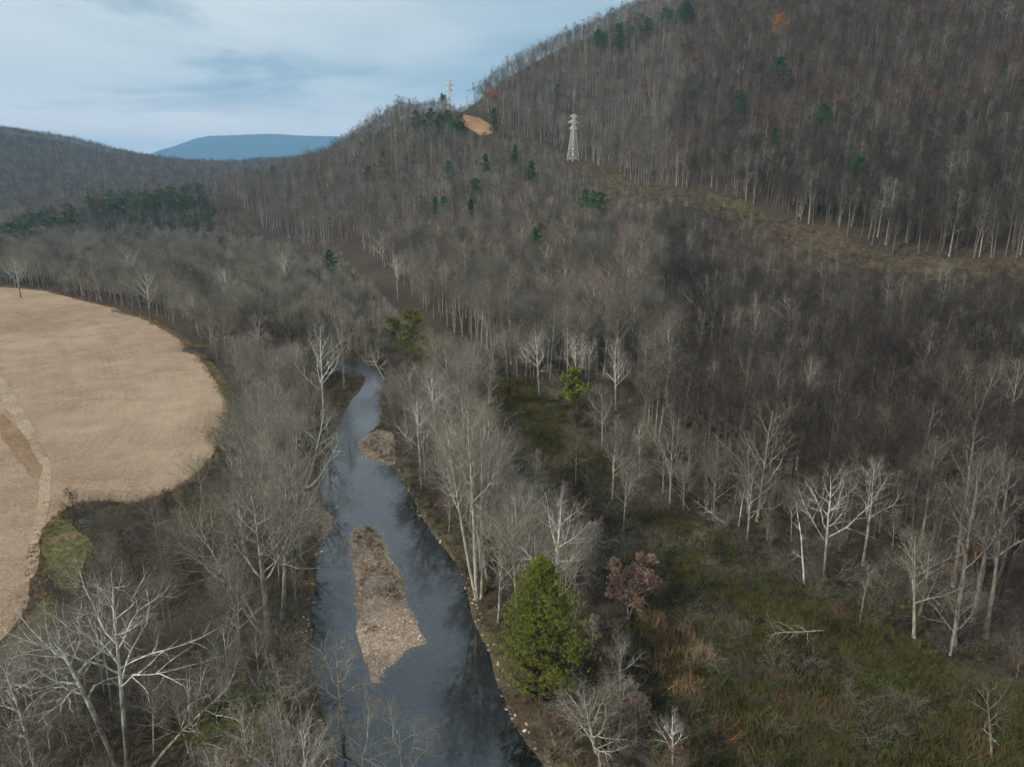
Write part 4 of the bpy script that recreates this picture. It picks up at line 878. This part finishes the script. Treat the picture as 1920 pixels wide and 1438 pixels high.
# candidate places
def jitter_grid(rng, x0, x1, y0, y1, s):
    xs = np.arange(x0, x1, s); ys = np.arange(y0, y1, s); X, Y = np.meshgrid(xs, ys); X = X + rng.uniform(-0.48, 0.48, X.shape) * s; Y = Y + rng.uniform(-0.48, 0.48, X.shape) * s
    return X.ravel(), Y.ravel()
def seen(x, y, top, marg=60):
    """in the frame and not behind a ridge"""
    z = hz(x, y) + top; u, v, f = project(np.stack([x, y, z], -1)); ok = (f > 1) & (u > -marg) & (u < W0 + marg) & (v < H0 + 40)
    for t in np.linspace(0.25, 0.97, 44): ok &= (hz(x * t, y * t) < CAM_Z + (z - CAM_Z) * t)
    return ok
def pix_in(polys, x, y, z):
    u, v, f = project(np.stack([x, y, z], -1)); r = np.zeros(len(x), bool)
    for p in polys: r |= sdf(p, u, v)[0] < 0
    return r
CLEAR = [[(690, 700), (640, 770), (600, 870), (588, 940), (632, 966), (600, 1010), (588, 1100), (588, 1290), (640, 1438), (960, 1438), (920, 1300), (900, 1180), (870, 1080), (800, 960), (745, 860), (712, 820), (722, 700)],
         [(-200, 540), (60, 548), (140, 582), (260, 596), (350, 650), (410, 720), (428, 780), (390, 840), (300, 900), (120, 930), (80, 1000), (130, 960), (175, 990), (150, 1090), (60, 1090), (-200, 1200)],
         [(885, 722), (1030, 745), (1060, 840), (1200, 935), (1300, 1000), (1440, 1050), (1490, 1140), (1640, 1200), (1800, 1250), (1960, 1300), (1960, 1500), (1320, 1500), (1290, 1320), (1210, 1200), (1225, 1080), (1180, 1000), (1040, 890), (950, 800)],
         [(860, 205), (915, 218), (925, 250), (890, 250)], [(1060, 225), (1082, 225), (1090, 305), (1058, 305)]]
FARCLEAR = [[(838, 125), (888, 120), (890, 208), (862, 208), (852, 196), (838, 185)], [(858, 214), (890, 212), (908, 222), (920, 238), (914, 252), (898, 252), (880, 244)], [(1062, 222), (1082, 222), (1088, 302), (1060, 302)]]
CLEAR2 = [([(720, 578), (812, 578), (812, 665), (720, 665)], 250), ([(575, 590), (660, 590), (650, 740), (590, 790)], 185), ([(940, 1045), (1090, 1045), (1100, 1340), (930, 1340)], 78), ([(1110, 1015), (1240, 1015), (1240, 1130), (1110, 1130)], 100), ([(1480, 845), (1700, 845), (1760, 1180), (1480, 1100)], 104),
          ([(835, 735), (930, 735), (930, 1120), (860, 1100)], 94), ([(380, 850), (615, 850), (600, 1150), (470, 1150)], 88), ([(1190, 1120), (1350, 1240), (1330, 1330), (1210, 1250)], 90), ([(30, 1030), (310, 1030), (500, 1200), (300, 1380), (30, 1380)], 62), ([(560, 755), (650, 755), (640, 900), (560, 905)], 135), ([(960, 600), (1200, 610), (1200, 760), (980, 760)], 205)]
def allowed(x, y, m=1.0):
    ok = (sdf(FIELD, x, y)[0] > 3 * m) & (sdf(VERGE, x, y)[0] > 1.5 * m) & (sdf(RIVER, x, y)[0] > 1.5 * m) & (sdf(MEADOW, x, y)[0] > 0.5 * m) & (sdf(CORRP, x, y)[0] > 0.5) & (sdf(TANP, x, y)[0] > 2)
    ok &= (sdf(GRASS_L, x, y)[0] > 0) & (sdf(GRASS_L2, x, y)[0] > 0) & (line_dist(TRACK, x, y) > 7.5)
    for s_ in SPITS: ok &= sdf(s_, x, y)[0] > 0.5
    return ok
rng = np.random.default_rng(77)
cands = []
for (y0, y1, s) in ((26, 250, 4.7), (250, 420, 5.0), (420, 700, 5.8), (700, 1150, 6.4)):
    xa, xb = -0.85 * y1 - 20, 0.85 * y1 + 20
    X, Y = jitter_grid(rng, xa, xb, y0, y1, s); k = np.abs(X) < 0.80 * Y + 25; cands.append(np.stack([X[k], Y[k]], 1))
XY = np.concatenate(cands); XY = XY[allowed(XY[:, 0], XY[:, 1])]
zz = hz(XY[:, 0], XY[:, 1]); XY = XY[seen(XY[:, 0], XY[:, 1], 30)]
for hx, hy, r in HERO_XY: XY = XY[np.hypot(XY[:, 0] - hx, XY[:, 1] - hy) > r]
XY = XY[~((XY[:, 1] < 330) & (XY[:, 1] > 70) & (rng.random(len(XY)) < 0.12))]
zz = hz(XY[:, 0], XY[:, 1]); dist = np.hypot(XY[:, 0], XY[:, 1])
hill = (zz > 5) | (XY[:, 0] > np.interp(XY[:, 1], [76, 118, 149, 216, 260, 330], [60, 46, 22, 6, -25, -40])); nT = len(XY)
# every tree's stock number, size and turn
rdist = sdf(RIVER, XY[:, 0], XY[:, 1])[0]
hs = np.where(hill, rng.uniform(0.85, 1.12, nT), rng.uniform(0.6, 1.22, nT)); ki = rng.integers(0, 10 ** 6, nT)
bankt = (rdist < 11) & ~hill; ki = np.where(bankt, (ki // 8) * 8 + np.array([1, 3, 5, 7])[ki % 4], np.where(~hill, (ki // 8) * 8 + np.array([0, 2, 4, 6, 0, 2, 4, 3])[ki % 8], ki)); hs = np.where(bankt, rng.uniform(0.95, 1.3, nT), hs)
nearH = np.where(hill, np.array([n[2] for n in NEAR_H])[ki % 6], np.array([n[2] for n in NEAR])[ki % 8]) * hs
cd = line_dist(CORR, XY[:, 0], XY[:, 1]); td = line_dist(TRACK, XY[:, 0], XY[:, 1])
hs = hs * np.where((cd < 75) & (XY[:, 1] < np.interp(XY[:, 0], *np.array(sorted(CORR)).T)), 0.42 + 0.4 * np.clip((cd - 25) / 50, 0, 1), 1.0)   # regrowth below the clearing
lowl = (XY[:, 1] < 100) & (XY[:, 0] < -12) & (XY[:, 0] < -0.16 * XY[:, 1]); hs = hs * np.where(lowl, 0.62, 1.0)
nearH = nearH * 0 + np.where(hill, np.array([n[2] for n in NEAR_H])[ki % 6], np.array([n[2] for n in NEAR])[ki % 8]) * hs
sd_ = (td < 70) & (XY[:, 1] > 230) & (XY[:, 0] < np.interp(XY[:, 1], [p[1] for p in TRACK], [p[0] for p in TRACK])); hs = hs * np.where(sd_, 0.45 + 0.45 * np.clip((td - 7) / 63, 0, 1), 1.0); nearH = nearH * np.where(sd_, 0.6, 1.0)
blk = np.zeros(nT, bool)
for fr in (0.35, 0.7, 1.0): blk |= pix_in(FARCLEAR, XY[:, 0], XY[:, 1], zz + 21.0 * hs * fr)
nearm = dist < 330
for fr in (0.55, 0.8, 1.0): blk[nearm] |= pix_in(CLEAR, XY[nearm, 0], XY[nearm, 1], zz[nearm] + nearH[nearm] * fr)
for pl, ym in CLEAR2:
    nm = nearm & (XY[:, 1] < ym)
    for fr in (0.5, 0.75, 1.0): blk[nm] |= pix_in([pl], XY[nm, 0], XY[nm, 1], zz[nm] + nearH[nm] * fr)
fore = (XY[:, 1] < 62) & (XY[:, 0] > -8)                                  # the river and meadow foreground stay open
fore |= (XY[:, 1] < 46)
keep = ~blk & ~fore
XY, zz, dist, hill, hs, ki, nearH = [a[keep] for a in (XY, zz, dist, hill, hs, ki, nearH)]; nT = len(XY)
u_, v_, f_ = project(np.stack([XY[:, 0], XY[:, 1], zz + nearH * 0.8], -1))
infr = (u_ > 0) & (u_ < W0) & (v_ > 0) & (v_ < H0 + 60)
order = np.argsort(np.where(infr, dist, dist + 5000)); N_IND = 225
ind = np.zeros(nT, bool); ind[order[:N_IND]] = True
LANDMARK += [(at_z(735, 1120)[0], at_z(735, 1120)[1], 'the gravel island'), (at_z(130, 965)[0], at_z(130, 965)[1], 'the ditch at the field corner'), (at_z(690, 760)[0], at_z(690, 760)[1], 'the riffle')]
lm = np.array([(l[0], l[1]) for l in LANDMARK]); used = {}
WORDS = ['closest to', 'second closest to', 'third closest to', 'fourth closest to', 'fifth closest to']
for i in order[:N_IND]:
    st = (NEAR_H if hill[i] else NEAR); me = st[ki[i] % len(st)]
    root = empty('bare_tree', (XY[i, 0], XY[i, 1], zz[i] - 0.15), (rng.normal(0, 0.04), rng.normal(0, 0.04), rng.random() * 6.283), float(hs[i]))
    j = int(np.argmin(np.hypot(lm[:, 0] - XY[i, 0], lm[:, 1] - XY[i, 1]))); tone = 'pale-barked' if me[3] == 'pale' else 'grey'; big = 'tall' if nearH[i] > 18 else 'lower'; tone = 'dark' if (tone == 'grey' and hill[i]) else tone
    dx, dy = XY[i, 0] - lm[j, 0], XY[i, 1] - lm[j, 1]; side = ('behind' if dy > 0 else 'in front of') if abs(dy) > abs(dx) else ('right of' if dx > 0 else 'left of')
    used.setdefault((tone, big, j, side), []).append((math.hypot(dx, dy), root))
    for n, m_ in (('trunk', me[0]), ('crown', me[1])): link(bpy.data.objects.new(n, m_), root)
WORDS = ['nearest', 'second', 'third', 'fourth', 'fifth', 'sixth', 'seventh', 'eighth', 'ninth', 'tenth', 'eleventh', 'twelfth', 'thirteenth', 'fourteenth']
for (tone, big, j, side), lst in used.items():
    lst.sort(key=lambda a: a[0])
    for n, (d_, r) in enumerate(lst):
        tag(r, '%s %s tree, %s %s %s' % (big, tone, WORDS[n] if n < 14 else 'farther out', side, LANDMARK[j][2]), 'tree', 'bare trees around ' + LANDMARK[j][2].replace('the ', '', 1))
rest = ~ind
def mass(name, m, col, label, lo, hi, ncol, hgt=1.0):
    n = int(m.sum()); rot, scl = rnd_rs(rng, n, lo, hi); scl = hs[m][:, None] * (0.92 + 0.16 * rng.random((n, 3))); P = np.stack([XY[m, 0], XY[m, 1], zz[m] - 0.2], 1); scatter(name, P, rot, scl, ki[m] % ncol, col, label); return n
shade_zone = (XY[:, 0] - 0.22 * XY[:, 1] + 14 * fbm2(XY[:, 0], XY[:, 1], 95, 40, 3) > 0)  # right side, where shade is put into the tree colours
cnt = [mass('valley_forest', rest & ~hill, 'flood_mid', 'grey bare wood filling the valley floor around river and field', 0.8, 1.15, 10),
       mass('hillside_forest', rest & hill & (dist < 480) & ~shade_zone, 'hill_mid', 'bare brown-grey forest covering the near hillside', 0.85, 1.12, 12),
       mass('dark_hillside_forest', rest & hill & (dist < 480) & shade_zone, 'hill_dark', 'bare forest on the lower right slope, coloured dark for shade', 0.85, 1.12, 10),
       mass('mountain_forest', rest & hill & (dist >= 480) & ~shade_zone, 'hill_far', 'bare forest covering the knob and the upper mountain', 0.85, 1.12, 10),
       mass('dark_mountain_forest', rest & hill & (dist >= 480) & shade_zone, 'far_shade', 'bare forest high on the right mountain, coloured dark for shade', 0.85, 1.12, 8)]
# far hills
X, Y = jitter_grid(rng, -2300, 200, 1150, 2800, 9.5); k = (np.abs(X) < 0.80 * Y); X, Y = X[k], Y[k]; k = seen(X, Y, 28); X, Y = X[k], Y[k]; n = len(X)
rot, scl = rnd_rs(rng, n, 0.8, 1.1); scl *= np.array([1.35, 1.35, 0.9]); scatter('distant_forest', np.stack([X, Y, hz(X, Y) - 0.3], 1), rot, scl, rng.integers(0, 10, n), 'hill_far', 'hazy bare forest on the hills far across the valley'); cnt.append(n)
# thickets and undergrowth
X, Y = jitter_grid(rng, -250, 250, 40, 260, 3.2); k = (np.abs(X) < 0.80 * Y + 5) & allowed(X, Y, 0.3); X, Y = X[k], Y[k]; k = seen(X, Y, 3); X, Y = X[k], Y[k]
k = ~pix_in(CLEAR[:2], X, Y, hz(X, Y) + 1.5) & (rng.random(len(X)) < 0.75); X, Y = X[k], Y[k]; n = len(X); rot, scl = rnd_rs(rng, n, 0.6, 1.3)
scatter('undergrowth', np.stack([X, Y, hz(X, Y) - 0.1], 1), rot, scl, rng.integers(0, 6, n), 'bush', 'tangled leafless brush under the trees'); cnt.append(n)
STRIP = px((840, 880), (960, 850), (1060, 900), (1170, 960), (1200, 1080), (1170, 1180), (1200, 1290), (1290, 1400), (1290, 1500), (1060, 1500), (960, 1290), (900, 1130), (840, 1000))
X, Y = jitter_grid(rng, -250, 250, 40, 260, 4.4); s1 = sdf(STRIP, X, Y)[0] < 0; k = (np.abs(X) < 0.80 * Y + 5) & allowed(X, Y, 0.6) & (s1 | (rng.random(len(X)) < 0.35)); X, Y = X[k], Y[k]; k = seen(X, Y, 6); X, Y = X[k], Y[k]
k = ~pix_in(CLEAR, X, Y, hz(X, Y) + 5)
for pl, ym in CLEAR2: k &= ~((Y < ym) & (pix_in([pl], X, Y, hz(X, Y) + 6) | pix_in([pl], X, Y, hz(X, Y) + 3)))
X, Y = X[k], Y[k]; n = len(X); rot, scl = rnd_rs(rng, n, 0.7, 1.2)
scatter('thicket', np.stack([X, Y, hz(X, Y) - 0.1], 1), rot, scl, rng.integers(0, 8, n), 'sapling', 'thin grey saplings filling the gaps between the trees'); cnt.append(n)
# rough grass on the meadow and in the clearing
X, Y = jitter_grid(rng, -40, 190, 50, 235, 0.55); md = sdf(MEADOW, X, Y)[0]; k = ((md < 2.0 + 7.0 * fbm2(X, Y, 92, 9, 3)) | ((md < 16) & (rng.random(len(X)) < 0.30 * np.exp(-np.clip(md, 0, 99) / 7)))) & (sdf(RIVER, X, Y)[0] > 3) & (np.abs(X) < 0.9 * Y + 9); X, Y = X[k], Y[k]; n = len(X); rot, scl = rnd_rs(rng, n, 0.6, 1.6, 0.25); scl *= (0.7 + 0.6 * np.clip(fbm2(X, Y, 91, 9, 3) + 0.3, 0, 1))[:, None]
scatter('meadow_grass', np.stack([X, Y, hz(X, Y) + 0.03], 1), rot, scl, rng.integers(0, 6, n), 'tuft', 'rough olive and brown grass covering the meadow'); cnt.append(n)
rb, nb_ = sdf(RIVER, *(q := jitter_grid(rng, -90, 60, 50, 235, 0.8)))[0], 0
X, Y = q; k = (rb > 0.6) & (rb < 6.0) & (rng.random(len(X)) < 0.6); X, Y = X[k], Y[k]; n = len(X); rot, scl = rnd_rs(rng, n, 0.5, 1.2, 0.25)
scatter('bank_grass', np.stack([X, Y, hz(X, Y) + 0.02], 1), rot, scl, rng.integers(0, 6, n), 'tuft_b', 'dead grass and weeds along the riverbanks'); cnt.append(n)
X, Y = jitter_grid(rng, -120, 330, 190, 900, 2.2); k = sdf(CORRP, X, Y)[0] < 0; X, Y = X[k], Y[k]; k = seen(X, Y, 1); X, Y = X[k], Y[k]; n = len(X); rot, scl = rnd_rs(rng, n, 1.4, 3.0, 0.2)
scatter('clearing_grass', np.stack([X, Y, hz(X, Y) + 0.15], 1), rot, scl, rng.integers(0, 6, n), 'tuft_b', 'tall dead grass in the clearing under the power line'); cnt.append(n)
TANG = px((1192, 1130), (1240, 1155), (1290, 1195), (1335, 1240), (1300, 1262), (1320, 1325), (1275, 1318), (1215, 1240))
X, Y = jitter_grid(rng, 0, 80, 50, 130, 0.5); k = (sdf(TANG, X, Y)[0] < 1.5 * fbm2(X, Y, 93, 3, 2)) & (rng.random(len(X)) < 0.8); X, Y = X[k], Y[k]; n = len(X); rot, scl = rnd_rs(rng, n, 0.7, 1.7, 0.35)
scatter('tan_grass', np.stack([X, Y, hz(X, Y) + 0.05], 1), rot, scl, rng.integers(0, 4, n), 'tuft_t', 'patch of tall tan grass at the river side of the meadow'); cnt.append(n)
X, Y = jitter_grid(rng, -20, 150, 50, 235, 2.6); k = (sdf(MEADOW, X, Y)[0] < 12) & (sdf(RIVER, X, Y)[0] > 4) & (fbm2(X, Y, 94, 14, 3) > -0.02 + 0.3 * np.clip((Y - 110) / 40, 0, 1)) & (np.abs(X) < 0.78 * Y); X, Y = X[k], Y[k]; n = len(X); rot, scl = rnd_rs(rng, n, 0.25, 0.95, 0.25)
scatter('brambles', np.stack([X, Y, hz(X, Y) - 0.1], 1), rot, scl * np.array([1.4, 1.4, 0.8]), rng.integers(0, 6, n), 'bush', 'low dark brambles scattered over the meadow'); cnt.append(n)
# ragged grass along the field margins
X, Y = jitter_grid(rng, -330, -20, 60, 420, 0.8); g = np.minimum(np.minimum(sdf(VERGE, X, Y)[0], sdf(GRASS_L, X, Y)[0]), sdf(GRASS_L2, X, Y)[0]); k = (g < 1.2 + 1.8 * fbm2(X, Y, 96, 4, 3)) & (np.abs(X) < 0.78 * Y + 3); X, Y = X[k], Y[k]; n = len(X); rot, scl = rnd_rs(rng, n, 0.3, 0.8, 0.25)
scatter('verge_grass', np.stack([X, Y, hz(X, Y) + 0.08], 1), rot, scl, rng.integers(0, 4, n), 'tuft_g', 'green and straw grass along the field margin'); cnt.append(n)
X, Y = jitter_grid(rng, -330, -20, 60, 420, 0.9); g = sdf(FIELD, X, Y)[0]; k = (g > -0.4) & (g < 2.4 + 2.6 * fbm2(X, Y, 97, 5, 3)); k &= (np.abs(X) < 0.78 * Y + 3); X, Y = X[k], Y[k]; n = len(X); rot, scl = rnd_rs(rng, n, 0.4, 1.0, 0.25)
scatter('field_edge_grass', np.stack([X, Y, hz(X, Y) + 0.05], 1), rot, scl, rng.integers(0, 4, n), 'tuft_t', 'dead straw-coloured weeds along the edge of the field'); cnt.append(n)
X, Y = jitter_grid(rng, BAR[:, 0].min(), BAR[:, 0].max(), BAR[:, 1].min(), BAR[:, 1].max(), 0.45); k = (sdf(BAR, X, Y)[0] < -0.8) & (fbm2(X, Y, 99, 5, 3) + 0.25 * np.clip((Y - BAR[:, 1].mean()) / 15, -1, 1) > 0.10) & (rng.random(len(X)) < 0.55); X, Y = X[k], Y[k]; n = len(X); rot, scl = rnd_rs(rng, n, 0.3, 0.7, 0.4)
scatter('island_weeds', np.stack([X, Y, np.full(n, WATER_Z + 0.36)], 1), rot, scl, rng.integers(0, 4, n), 'tuft_t', 'dead brown weeds on the gravel island'); cnt.append(n)
for k_, s_ in ((0, SPITS[0]), (1, SPITS[2])):
    X, Y = jitter_grid(rng, s_[:, 0].min(), s_[:, 0].max(), s_[:, 1].min(), s_[:, 1].max(), 0.4); k = sdf(s_, X, Y)[0] < 0.3; X, Y = X[k], Y[k]; n = len(X); s = rng.uniform(0.05, 0.15, n); rot = np.stack([rng.normal(0, .3, n), rng.normal(0, .3, n), rng.random(n) * 6.28], 1)
    scatter('spit_stones', np.stack([X, Y, np.maximum(hz(X, Y) + 0.12, WATER_Z)], 1), rot, np.stack([s, s, s], 1), rng.integers(0, 5, n), 'stone', ('stones on the gravel spit of the left bank', 'stones on the gravel point at the river bend')[k_])
# stones
X, Y = jitter_grid(rng, BAR[:, 0].min() - 2, BAR[:, 0].max() + 2, BAR[:, 1].min() - 5, BAR[:, 1].max() + 2, 0.19); d = sdf(BAR, X, Y)[0]; k = (d < 0) | ((d < 1.6) & (rng.random(len(X)) < 0.10 * np.exp(-d))); k &= rng.random(len(X)) < 0.8; X, Y, d = X[k], Y[k], d[k]; n = len(X)
Z = np.where(d < 0, WATER_Z + 0.03 + 0.42 * (1 - np.exp(np.minimum(d, 0) / 1.6)), WATER_Z - 0.02); s = rng.uniform(0.035, 0.10, n) * (1 + 0.9 * (rng.random(n) > 0.93)); rot = np.stack([rng.normal(0, .3, n), rng.normal(0, .3, n), rng.random(n) * 6.28], 1)
scatter('pebbles', np.stack([X, Y, Z], 1), rot, np.stack([s, s, s], 1), rng.integers(0, 5, n), 'stone', 'pale brown stones covering the gravel island'); cnt.append(n)
k = (rb > -0.4) & (rb < 1.2) & (rng.random(len(rb)) < 0.5); X, Y = q[0][k], q[1][k]; n = len(X); s = rng.uniform(0.06, 0.25, n); rot = np.stack([rng.normal(0, .3, n), rng.normal(0, .3, n), rng.random(n) * 6.28], 1)
scatter('bank_stones', np.stack([X, Y, np.maximum(hz(X, Y), WATER_Z - 0.05)], 1), rot, np.stack([s, s, s], 1), rng.integers(0, 5, n), 'stone', 'small stones along the waterline of the river'); cnt.append(n)
print('COUNTS', cnt, nT)
# ------------------------------------------------------------------ the air of the valley
def haze():
    m = bpy.data.materials.new('haze'); m.use_nodes = True; N = m.node_tree.nodes; N.clear(); o = N.new('ShaderNodeOutputMaterial'); v = N.new('ShaderNodeVolumePrincipled')
    v.inputs['Color'].default_value = (0.30, 0.64, 1.0, 1); v.inputs['Density'].default_value = 8.0e-5; m.node_tree.links.new(v.outputs[0], o.inputs['Volume'])
    x0, x1, y0, y1, z0, z1 = -21500, 21500, -3500, 24000, -12, 1080
    V = [(x, y, z) for z in (z0, z1) for y in (y0, y1) for x in (x0, x1)]
    h = mesh_obj('haze', V, [[(0, 2, 3, 1), (4, 5, 7, 6), (0, 1, 5, 4), (2, 6, 7, 3), (0, 4, 6, 2), (1, 3, 7, 5)]], m, None, False); tag(h, 'thin blue haze in the air over the valley', None, None, 'stuff')
haze()
